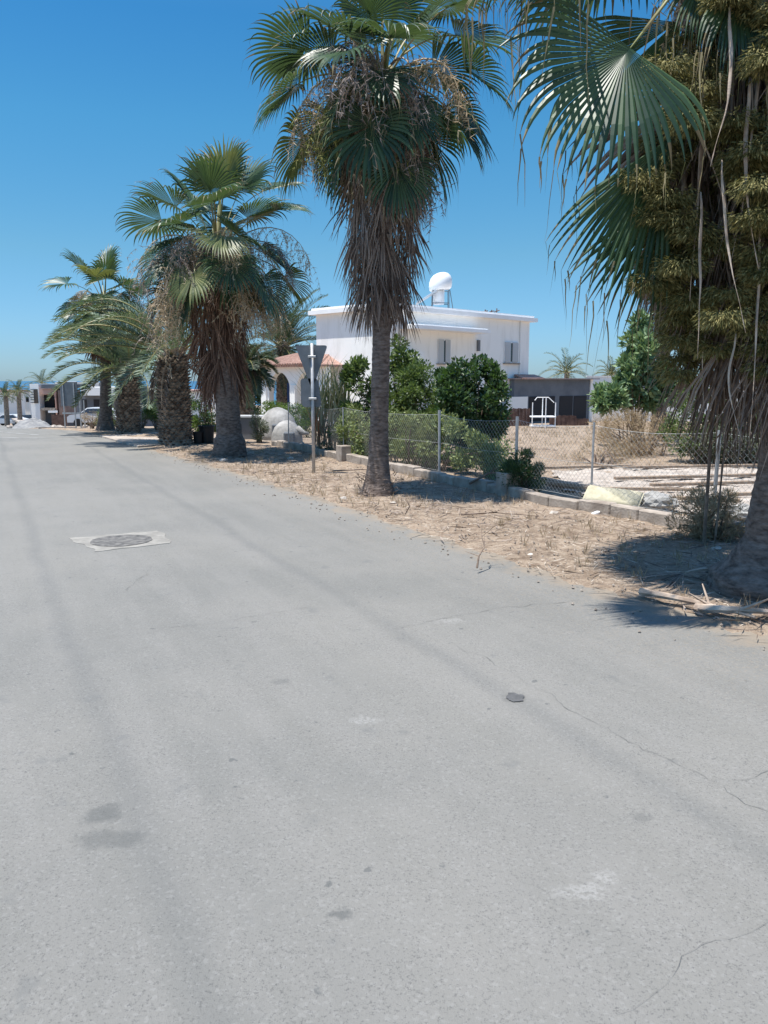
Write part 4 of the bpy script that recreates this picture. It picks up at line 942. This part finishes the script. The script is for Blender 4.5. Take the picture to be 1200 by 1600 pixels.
# ------------------------------------------------------------------ dome ovens, pots, low garden wall
def dome(px, d, r, h, label, spout=False):
    p = at(px,660,d); g = gz(p.x,d); t = thing('dome_oven', (p.x,d,g), label, 'oven', 'white dome ovens')
    mb = MB(); lathe(mb, (p.x,d,g-.05), [(r*1.0,0),(r*1.03,h*.25),(r*.97,h*.5),(r*.8,h*.74),(r*.5,h*.92),(r*.2,h*1.0),(.01,h*1.02)], 28); mb.build('dome', M['oven'], t, smooth=True)
    mb = MB(); lathe(mb, (p.x,d,g-.06), [(r*1.12,0),(r*1.12,.1),(r*1.0,.11)], 28); mb.build('base', M['conc'], t)
    mb = MB(); mb.box((p.x+.1,d-r*.93,g+h*.3), (r*.7,.14,h*.42), bev=.03); mb.build('door', M['greywall'], t)
    if spout: mb = MB(); mb.tube([(p.x+r*.7,d-.1,g+h*.62),(p.x+r*1.15,d-.15,g+h*.45),(p.x+r*1.45,d-.15,g+h*.42)], [.1,.06,.035], 8); mb.build('spout', M['oven'], t, smooth=True)
dome(434,22.6,.55,.98,'larger white plastered dome oven, partly behind the smaller one'); dome(448,20.9,.4,.66,'smaller white dome oven in front, with a spout on its right side',True)
gl = thing('low_wall', (-4.0,22.6,0), 'short low garden wall with white capping behind the bushy fan palm', 'wall')
mb = MB(); mb.box((-3.95,22.8,.27), (.95,.2,.62)); mb.build('wall_panel', M['greywall'], gl)
mb = MB(); mb.box((-3.95,22.8,.61), (1.05,.28,.055)); mb.build('coping', M['whitetrim'], gl)
def pot(px, d, r, h, label):
    p = at(px,680,d); g = gz(p.x,d); mb = MB(); lathe(mb, (p.x,d,g-.02), [(r*.8,0),(r,h*.9),(r*1.08,h*.92),(r*1.08,h),(r*.9,h),(r*.88,h*.85),(.02,h*.85)], 18)
    return tag(mb.build('plant_pot', M['bin'], smooth=False, origin=(p.x,d,g)), label, 'pot', 'black pots behind the palms')
pot(323,20.6,.2,.5,'large black pot beside the bushy fan palm trunk'); pot(309,20.4,.12,.35,'smaller black pot next to the stout date palm trunk')

# ------------------------------------------------------------------ rubble pad, planks, foam, sack
random.seed(17)
mb = MB(); poly = [(2.5,11.6),(2.85,13.6),(3.4,14.3),(8,14.7),(8.5,9.3),(4.9,8.9),(3.6,9.3),(2.95,10.0)]
import itertools
def inside(x, y, P):
    c = False
    for (x0,y0),(x1,y1) in zip(P, P[1:]+P[:1]):
        if (y0 > y) != (y1 > y) and x < (x1-x0)*(y-y0)/(y1-y0)+x0: c = not c
    return c
nx, ny = 110, 110; idx = {}; V = []; F = []
for j in range(ny):
    for i in range(nx):
        x, y = 2.3+i*.058, 8.6+j*.058; xx, yy = x+.2*noise.noise(Vector((x*2,y*2,0))), y+.2*noise.noise(Vector((x*2,y*2,7)))
        if inside(xx, yy, poly): idx[i,j] = len(V); V.append((x, y, .055+.03*fbm(x,y,3)+.015*fbm(x,y,11)))
for (i,j) in idx:
    if all(k in idx for k in ((i+1,j),(i+1,j+1),(i,j+1))): F.append((idx[i,j], idx[i+1,j], idx[i+1,j+1], idx[i,j+1]))
mb.add(V, F); tag(mb.build('rubble_ground', M['paleconc']), kind='structure')
planks = [((2.6,13.9),(4.4,14.2),.09,'long weathered plank along the back edge of the pale rubble pad'),((4.2,14.0),(7.0,14.3),.08,'far plank continuing right along the back of the rubble pad'),((3.6,12.4),(6.6,12.9),.1,'timber beam lying across the middle of the rubble pad'),
          ((3.9,11.6),(7.2,12.2),.1,'second timber beam parallel to and nearer than the middle one'),((2.45,12.4),(3.1,10.6),.12,'grey board lying along the inside of the wall, left of the foam slab'),((3.75,10.3),(4.5,10.0),.1,'short thick dark timber offcut behind the grey sack'),
          ((4.6,10.6),(6.3,10.9),.08,'thin plank near the right edge behind the fence'),((2.2,12.1),(2.9,11.3),.07,'short board end left of the rubble pad'),((3.1,11.2),(4.4,11.0),.05,'narrow lath just behind the foam slab')]
for a, b, wd, lb in planks:
    A, B = Vector((*a,.1)), Vector((*b,.11)); d = B-A; mb = MB(); rot = d.to_track_quat('X','Z').to_matrix(); mb.box((A+B)/2, (d.length, wd, .045), rot=rot, bev=.005)
    tag(mb.build('timber_plank', M['wood'], origin=tuple((A+B)/2)), lb, 'plank', 'planks on the rubble pad')
fm = MB(); rot = Matrix.Rotation(R(-22), 3, 'Z') @ Matrix.Rotation(R(8), 3, 'Y') @ Matrix.Rotation(R(-48), 3, 'X')
def slab(u_, v_):
    return None
# foam slab with rounded, slightly dented edges
import bmesh
bm = bmesh.new(); bmesh.ops.create_cube(bm, size=1); bmesh.ops.scale(bm, vec=(.68,.30,.075), verts=bm.verts); bmesh.ops.bevel(bm, geom=bm.edges[:], offset=.02, segments=3, affect='EDGES'); bmesh.ops.subdivide_edges(bm, edges=bm.edges[:], cuts=3, use_grid_fill=True)
for v in bm.verts: v.co += Vector((0,0,.012*noise.noise(v.co*9)+.02*math.sin(v.co.x*5)))
fc = Vector((2.78,9.62,.2)); fm.add([fc+(Matrix.Rotation(R(-28),3,'Z')@Matrix.Rotation(R(7),3,'Y')@Matrix.Rotation(R(34),3,'X'))@v.co for v in bm.verts], [[v.index for v in f.verts] for f in (bm.verts.index_update() or bm.faces)]); bm.free()
tag(fm.build('foam_slab', M['foam'], smooth=True, origin=tuple(fc)), 'yellowish foam slab leaning on the low block wall', 'foam slab')
def lump(name, c, s, m, label, cat, seed, group=None, sub=3, amp=.25, fr=2.5):
    bm = bmesh.new(); bmesh.ops.create_icosphere(bm, subdivisions=sub, radius=1)
    for v in bm.verts:
        k = 1+amp*noise.fractal(v.co*fr+Vector((seed,0,0)), 1, 2, 3); v.co = Vector((v.co.x*s[0]*k, v.co.y*s[1]*k, v.co.z*s[2]*k))
    bm.verts.index_update(); mb = MB(); mb.add([v.co+Vector(c) for v in bm.verts], [[v.index for v in f.verts] for f in bm.faces]); bm.free()
    return tag(mb.build(name, m, origin=c), label, cat, group)
sack = mat('plaster_sack', (.27,.265,.255), .95, (.42,.41,.385), 9, bump=.012, bscale=25)
lump('plaster_sack', (3.3,9.55,.13), (.22,.16,.13), sack, 'crumpled grey sack on the wall right of the foam slab', 'sack', 3, amp=.45)
lump('plaster_sack', (4.0,8.9,.12), (.28,.12,.09), sack, 'flattened grey sack lying on the wall near the dry bush', 'sack', 8, amp=.45)
bottle = MB(); lathe(bottle, (0,0,0), [(.03,0),(.045,.02),(.045,.12),(.02,.17),(.018,.2)], 12)
bottle.v = [tuple(Matrix.Rotation(R(70),3,'Y')@Vector(v)*.6+Vector((2.48,9.42,.02))) for v in bottle.v]
tag(bottle.build('plastic_bottle', M['tank'], smooth=True, origin=(2.48,9.42,.02)), 'small white plastic bottle at the wall foot below the foam slab', 'bottle')
# loose branches near the wall
def branch(pts, r, label, name='fallen_branch', m=None, twigs=4, group='fallen branches'):
    mb = MB(); P = [Vector(p) for p in pts]; mb.tube(P, [r*(1-.7*i/(len(P)-1)) for i in range(len(P))], 6)
    for i in range(twigs):
        a = P[random.randrange(1,len(P))]; mb.tube([a, a+Vector((U(-.15,.15),U(-.15,.15),U(.0,.12)))], [r*.4, r*.15], 4)
    tag(mb.build(name, m or M['twig'], origin=tuple(P[0])), label, 'branch', group)
branch([(1.25,11.6,.12),(1.5,11.35,.3),(1.75,11.2,.33),(2.0,11.2,.3)], .02, 'arched bare branch reaching over the wall into the dark feathery shrub')
branch([(.78,6.55,.05),(.8,6.6,.14),(.86,6.7,.2),(.84,6.75,.28)], .01, 'small upright dead twig at the road edge, left of the big palm shadow')
branch([(-.9,13.9,.05),(-.4,14.0,.06),(.1,14.1,.05)], .014, 'thin fallen branch on the verge just right of the sign post')
branch([(.9,9.2,.06),(1.3,9.3,.07),(1.8,9.15,.05)], .012, 'crooked twig lying on the verge below the block wall')
branch([(.25,9.35,.04),(.3,9.3,.14),(.27,9.32,.22)], .008, 'tiny forked twig standing by the road right of the middle palm')
branch([(1.9,5.75,.06),(2.05,5.55,.075),(2.25,5.35,.07),(2.45,5.1,.06)], .03, 'thick pale fallen leaf stalk in the shadow of the nearest palm', 'fallen_leaf_stalk', M['deadpet'], 2)
branch([(2.15,5.35,.05),(2.4,5.2,.08),(2.75,5.05,.1)], .035, 'short split leaf stalk by the foot of the nearest palm', 'fallen_leaf_stalk', M['deadpet'], 2)
random.seed(77)
ff = thing('fallen_frond', (2.6,5.2,.05), 'dry fallen fan leaf at the road edge in the lower right corner', 'palm leaf')
fan_frond(ff, (2.95,5.6,.12), dirv(205,0), .35, .55, 24, R(60), .3, gp=.02, dead=True, m=M['straw'])
ff = thing('fallen_frond', (2.45,6.0,.05), 'dry leaf fragment lying in the shade left of the nearest trunk', 'palm leaf')
fan_frond(ff, (2.6,6.3,.1), dirv(250,2), .2, .5, 18, R(40), .3, gp=.02, dead=True, m=M['dead'])

# ------------------------------------------------------------------ stones and litter
random.seed(41)
stones = [(-.55,10.7,.05,'pale stone left of the middle palm foot'),(.12,10.35,.035,'pinkish stone right before the middle palm foot'),(-3.2,15.9,.07,'white stone in front of the bushy palm foot'),(-1.9,16.2,.07,'white stone in the shade right of the bushy palm'),(-2.4,15.5,.05,'small stone on the verge before the bushy palm shade'),
          (2.05,9.5,.05,'broken block chip at the wall foot left of the bottle'),(3.0,8.0,.06,'stone at the foot of the straw coloured bush'),(3.15,7.4,.05,'stone between the dry bush and the nearest palm'),(1.35,7.2,.03,'tiny pale stone on the open verge'),(-6.6,25.6,.14,'white boulder before the clipped round shrub'),(-6.95,25.4,.11,'second white boulder left of the first one'),(-6.35,25.7,.1,'third white boulder nearest the stout date palm')]
for i, (x, y, s, lb) in enumerate(stones): lump('stone', (x,y,gz(x,y)+s*.45), (s*1.2,s,s*.7), M['stone'], lb, 'stone', i, 'stones on the verge', 2, .3, 1.6)
# straw and dry weeds on the verge
rng = np.random.default_rng(5)
def scatter(n, box, cond):
    P = []
    while len(P) < n:
        x, y = random.uniform(*box[0]), random.uniform(*box[1])
        if cond(x, y): P.append((x, y))
    return P
def wall_side(x, y):       # >0 beyond the wall
    for (ax,ay),(bx,by) in zip(WALL, WALL[1:]):
        if by <= y <= ay: return x-(ax+(bx-ax)*(ay-y)/(ay-by))
    return -1
random.seed(6)
ok = lambda x, y: edge_dist(x,y) > .02 and (wall_side(x,y) < -.1 or y > 18) and noise.noise(Vector((x*1.3,y*1.3,0)))+U(-.5,.6) > 0
P = np.array(scatter(9500, ((-6,4),(4.6,19)), ok)); n = len(P)
zz = np.array([gz(x,y)+.032+.012*fbm(x,y,1.1)*1.4+.02*fbm(x,y,6) for x,y in P]); C = np.column_stack([P, zz+rng.uniform(0,.02,n)])
az = rng.uniform(0,2*np.pi,n); D = np.stack([np.cos(az), np.sin(az), rng.uniform(-.12,.2,n)], 1)
Q = leaf_quads(C, D, rng.uniform(.03,.16,n)*np.where(rng.random(n)<.06,2.2,1), rng.uniform(.003,.009,n), N=np.tile([0,0,1.],(n,1))+rng.normal(size=(n,3))*.3)
tag(quads('straw_litter', Q, M['straw']), 'scattered straw and dead palm fibre over the bare verge', 'litter', kind='stuff')
P = np.array(scatter(1500, ((-6,4),(4.6,19)), lambda x,y: edge_dist(x,y) > .1 and (wall_side(x,y) < -.1 or y > 18) and noise.noise(Vector((x*.9,y*.9,9)))+U(-.35,.25) > 0)); n = len(P)
C = np.column_stack([P, [gz(x,y)+.04+.012*fbm(x,y,1.1)*1.4+.02*fbm(x,y,6)+U(0,.02) for x,y in P]]); az = rng.uniform(0,2*np.pi,n); D = np.stack([np.cos(az), np.sin(az), rng.uniform(-.03,.12,n)], 1)
Q = leaf_quads(C, D, rng.uniform(.08,.38,n), rng.uniform(.006,.018,n), N=np.tile([0,0,1.],(n,1))+rng.normal(size=(n,3))*.5)
tag(quads('leaf_debris', Q, M['dead']), 'brown strips of fallen palm leaf strewn over the verge', 'litter', kind='stuff')
tuf = scatter(330, ((-5,4),(5,18)), lambda x,y: edge_dist(x,y) > .12 and wall_side(x,y) < -.1 and noise.noise(Vector((x*.8,y*.8,4))) > -.15); Cs = []; Ds = []
for x, y in tuf:
    for k in range(random.randint(4,12)): Cs.append((x+U(-.03,.03), y+U(-.03,.03), gz(x,y)+.02)); Ds.append((U(-.5,.5), U(-.5,.5), 1))
n = len(Cs); Q = leaf_quads(np.array(Cs), np.array(Ds), rng.uniform(.04,.16,n), rng.uniform(.004,.008,n))
tag(quads('dry_weeds', Q, M['dry']), 'short dry weed stubble standing on the verge', 'weeds', kind='stuff')
tuf = scatter(600, ((1.5,14),(14,36)), lambda x,y: wall_side(x,y) > .3 or y > 20); Cs = []; Ds = []
for x, y in tuf:
    for k in range(10): Cs.append((x+U(-.12,.12), y+U(-.12,.12), gz(x,y))); Ds.append((U(-.5,.5), U(-.5,.5), 1))
n = len(Cs); Q = leaf_quads(np.array(Cs), np.array(Ds), rng.uniform(.06,.2,n), rng.uniform(.008,.014,n))
tag(quads('dry_grass', Q, M['dry']), 'thin dry grass over the fallow dirt lot behind the fence', 'grass', kind='stuff')
Ps = scatter(1500, ((-6,4),(4.6,18)), lambda x,y: edge_dist(x,y) > -.15+U(-.3,.1) and (wall_side(x,y) < -.05)); mb = MB()
for x, y in Ps:
    s = U(.004,.016); z = max(gz(x,y)+.03 if edge_dist(x,y) > .1 else .008, .008); c = Vector((x,y,z+s*.3)); a = U(0,3)
    V = [c+Vector((math.cos(a+k*1.57)*s*U(.7,1.3), math.sin(a+k*1.57)*s*U(.7,1.3), U(-.2,.2)*s)) for k in range(4)]+[c+Z*s*.8, c-Z*s]
    mb.add(V, [(0,1,4),(1,2,4),(2,3,4),(3,0,4),(1,0,5),(2,1,5),(3,2,5),(0,3,5)])
tag(mb.build('gravel', mat('gravel_stone', (.16,.13,.11), .95, (.38,.33,.28), 30)), 'fine gravel scattered along the edge of the road', 'gravel', kind='stuff')

# ------------------------------------------------------------------ far left: houses, cars, palms, rubble
def fbox(mb, px0, px1, py0, py1, d, depth, mi=0, base=None):
    a, b = at(px0, py0, d), at(px1, py1, d); z1 = a.z; z0 = b.z if base is None else base
    mb.box(((a.x+b.x)/2, d+depth/2, (z0+z1)/2), (b.x-a.x, depth, z1-z0), mi=mi)
D = 100.; gb = gz(-38,100)-.3
ph = thing('modern_house', (-40,D,gb), 'pink and white modern two storey house beyond the junction', 'house')
mb = MB(); fbox(mb,46,64,600,660,D,9,base=gb); mb.build('white_wall', M['white'], ph)
mb = MB(); fbox(mb,64,86,625,660,D+1.5,7,base=gb); mb.build('recessed_wall', M['greywall'], ph)
mb = MB(); fbox(mb,64,98,600.5,607,D-.2,8.5); mb.build('roof', M['greywall'], ph)
mb = MB(); fbox(mb,64.5,88,607.5,616,D,6); fbox(mb,85,90,612,662,D-.1,6); mb.build('pink_frame', M['pink'], ph)
mb = MB(); fbox(mb,90,104,610,650,D,5,base=gb); mb.build('brown_wall', M['brownwall'], ph)
mb = MB(); fbox(mb,52,60,608,630,D-.06,.05); w_ = mb.build('window', M['glass'], ph)
mb = MB()
for k in range(6): fbox(mb,47.5,53,608+k*4,609.4+k*4,D-.25,.12)
mb.build('louvre', M['signback'], w_)
mb = MB(); fbox(mb,66,85,617,637,D+1.4,.06); mb.build('window', M['dark'], ph)
mb = MB(); fbox(mb,64,88,637.5,641,D-.1,1.4); mb.build('balcony', M['conc'], ph)
mb = MB(); fbox(mb,75,90,641.5,645,D-.3,.1); mb.build('railing', M['whitetrim'], ph)
mb = MB(); fbox(mb,80,104,648,668,D-12,.1); tag(mb.build('timber_fence', M['rust'], origin=(-36,88,-3.5)), 'dark brown board fence below the pink house', 'fence')
# white low block behind the slim palm, with rooftop tanks
wb = thing('flat_house', (-29,D,gb), 'low white flat roofed house behind the farthest fan palm', 'house')
mb = MB(); fbox(mb,126,186,605,618,90,8); mb.build('upper_wall', M['white'], wb)
mb = MB(); fbox(mb,118,188,618,660,91,7,base=gb); mb.build('wall', M['greywall'], wb)
mb = MB()
for a, b in ((128,136),(146,158),(168,176)): fbox(mb,a,b,624,645,90.9,.08)
mb.build('window', M['dark'], wb)
mb = MB(); fbox(mb,86,108,597,603,112,6); fbox(mb,136,146,597,605,112,3); mb.build('roof_room', M['white'], wb)
for i, (px, h) in enumerate(((92,8),(101,10),(135,8),(155,5))):
    a, b = at(px,603-h,100), at(px,604,100); mb = MB(); mb.tube([b, a], .06, 5); mb.tube([a-Z*.15-Vector((.3,0,0)), a-Z*.15+Vector((.3,0,0))], .04, 4); mb.build('antenna', M['signback'], wb)
gs = thing('garage', (-22,60,gz(-18,60)), 'long grey shed with a low pitched roof behind the clipped round shrub', 'shed')
mb = MB(); fbox(mb,196,256,612,640,60,4,base=gz(-18,60)-.5); mb.build('wall', M['greywall'], gs)
a, b, c_ = at(192,612,59.6), at(262,612,59.6), at(229,603,59.6)
mb = MB(); mb.add([a,b,c_,a+Vector((0,5,0)),b+Vector((0,5,0)),c_+Vector((0,5,0))], [(0,1,2),(5,4,3),(0,2,5,3),(1,4,5,2),(0,3,4,1)]); mb.build('roof', M['signback'], gs)
for i, (x0,x1,y0,d,lb) in enumerate(((-30,8,612,140,'pale house at the left edge below the sea'),(30,48,612,150,'small pale house between the small palms and the pink house'),(256,300,612,75,'white house glimpsed between the stout date palm and the bushy palm'),(330,372,600,60,'white house part seen left of the veranda'))):
    bh = thing('distant_house', (at(x0,640,d).x,d,gz(at(x0,640,d).x,d)), lb, 'house', 'distant pale houses')
    mb = MB(); fbox(mb,x0,x1,y0,650,d,8,base=gz(at(x0,640,d).x,d)-1); mb.build('wall', M['white'], bh)
    mb = MB(); fbox(mb,x0-.6,x1+.6,y0-2.2,y0-.05,d-.3,8.6); mb.build('roof', M['greywall'] if i % 2 else M['tile'], bh)
    mb = MB(); [fbox(mb,x0+(x1-x0)*q-2.5,x0+(x1-x0)*q+2.5,y0+8,y0+16,d-.05,.04) for q in (.25,.7)]; mb.build('window', M['dark'], bh)
# far palms
def far_palm(px, py, d, L, label, n=18):
    p = at(px, py, d); g = gz(p.x, d)
    random.seed(int(px)); t = thing('date_palm', (p.x,d,g), label, 'palm tree', 'distant palms')
    mb = MB(); mb.tube([(p.x,d,g-.2),(p.x+.05,d,p.z)], [.25,.2], 8); mb.build('trunk', M['datebark'], t)
    for i in range(n):
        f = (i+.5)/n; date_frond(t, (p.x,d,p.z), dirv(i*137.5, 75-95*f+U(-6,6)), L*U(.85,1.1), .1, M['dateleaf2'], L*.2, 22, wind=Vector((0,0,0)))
far_palm(28,612,75,1.6,'distant palm with a round crown at the left edge'); far_palm(8,618,72,1.5,'distant palm right at the left edge of the photo'); far_palm(65,598,115,2.6,'tiny palm rising behind the pink house roof')
far_palm(885,582,62,2.3,'palm top showing above the outbuilding roof'); far_palm(955,585,56,1.6,'small palm top above the white boundary wall')
# rubble heap by the junction
random.seed(91)
rh = MB(); c0 = Vector((-13.4,31.5,gz(-13.4,31.5)))
def rub(u_, v_):
    x = -14.0+u_*1.7; y = 30+v_*9; h = (math.sin(math.pi*u_)**.7)*(math.sin(math.pi*min(1,v_*1.05))**.5)*.5 if v_ < .96 else 0
    x += -.43*(y-30); return (x, y, gz(x,y)-.05+max(0,h)*.85*(1+.5*fbm(x,y,1.5)))
rh.grid(rub, 36, 40); tag(rh.build('rubble_heap', M['greyrubble'], origin=tuple(c0)), 'long heap of grey broken concrete along the far road edge', 'rubble heap')
for i in range(9):
    x, y = -12.2-U(0,3.6), 29.6+U(0,5); s = U(.06,.14); lump('rubble_block', (x,y,gz(x,y)+s*.4), (s,s,s*.7), M['paleconc'], 'pale broken lump of concrete beside the grey rubble heap', 'rubble', i+20, 'pale lumps by the rubble heap', 2, .4, 2)
# parked cars far down
def car(px, d, label, m, rz=0, L=4.2):
    p = at(px, 645, d); g = gz(p.x, d); t = thing('parked_car', (p.x,d,g), label, 'car', 'cars parked beyond the junction')
    prof = [(-2.1,.35),(-2.1,.75),(-1.9,.9),(-1.2,.98),(-.65,1.42),(.75,1.45),(1.45,1.0),(2.05,.85),(2.1,.35)]
    mb = MB(); V = []; n = len(prof)
    for yy, sq in ((-.82,.0),(-.8,0),(.8,0),(.82,0)): V += [(p.x+a, d+yy*(1 if b < 1 else .82), g+b) for a, b in prof]
    F = [tuple(range(n)), tuple(range(4*n-1,3*n-1,-1))]
    for q in range(3): F += [(q*n+i, (q+1)*n+i, (q+1)*n+(i+1)%n, q*n+(i+1)%n) for i in range(n)]
    mb.add(V, F); mb.build('body', m, t)
    mb = MB(); mb.add([(p.x+a, d-.84*(.98 if b < 1.1 else .84), g+b) for a, b in ((-1.1,1.02),(-.6,1.36),(.7,1.38),(1.25,1.02))], [(0,1,2,3)]); mb.build('window', M['glass'], t)
    for dx in (-1.3,1.3):
        for dy in (-.8,.8):
            mb = MB(); mb.tube([(p.x+dx,d+dy-.1,g+.32),(p.x+dx,d+dy+.1,g+.32)], .32, 14); mb.build('wheel', M['bin'], t)
car(44,120,'dark parked car beyond the rubble heap',M['carpaint']); car(60,126,'second dark parked car, half behind the first one and nearer the pink house',M['carpaint']); car(15,100,'pale parked car far down at the left edge',M['carwhite'])
car(155,60,'pale car partly hidden behind the slim far palm trunk',M['carwhite'])
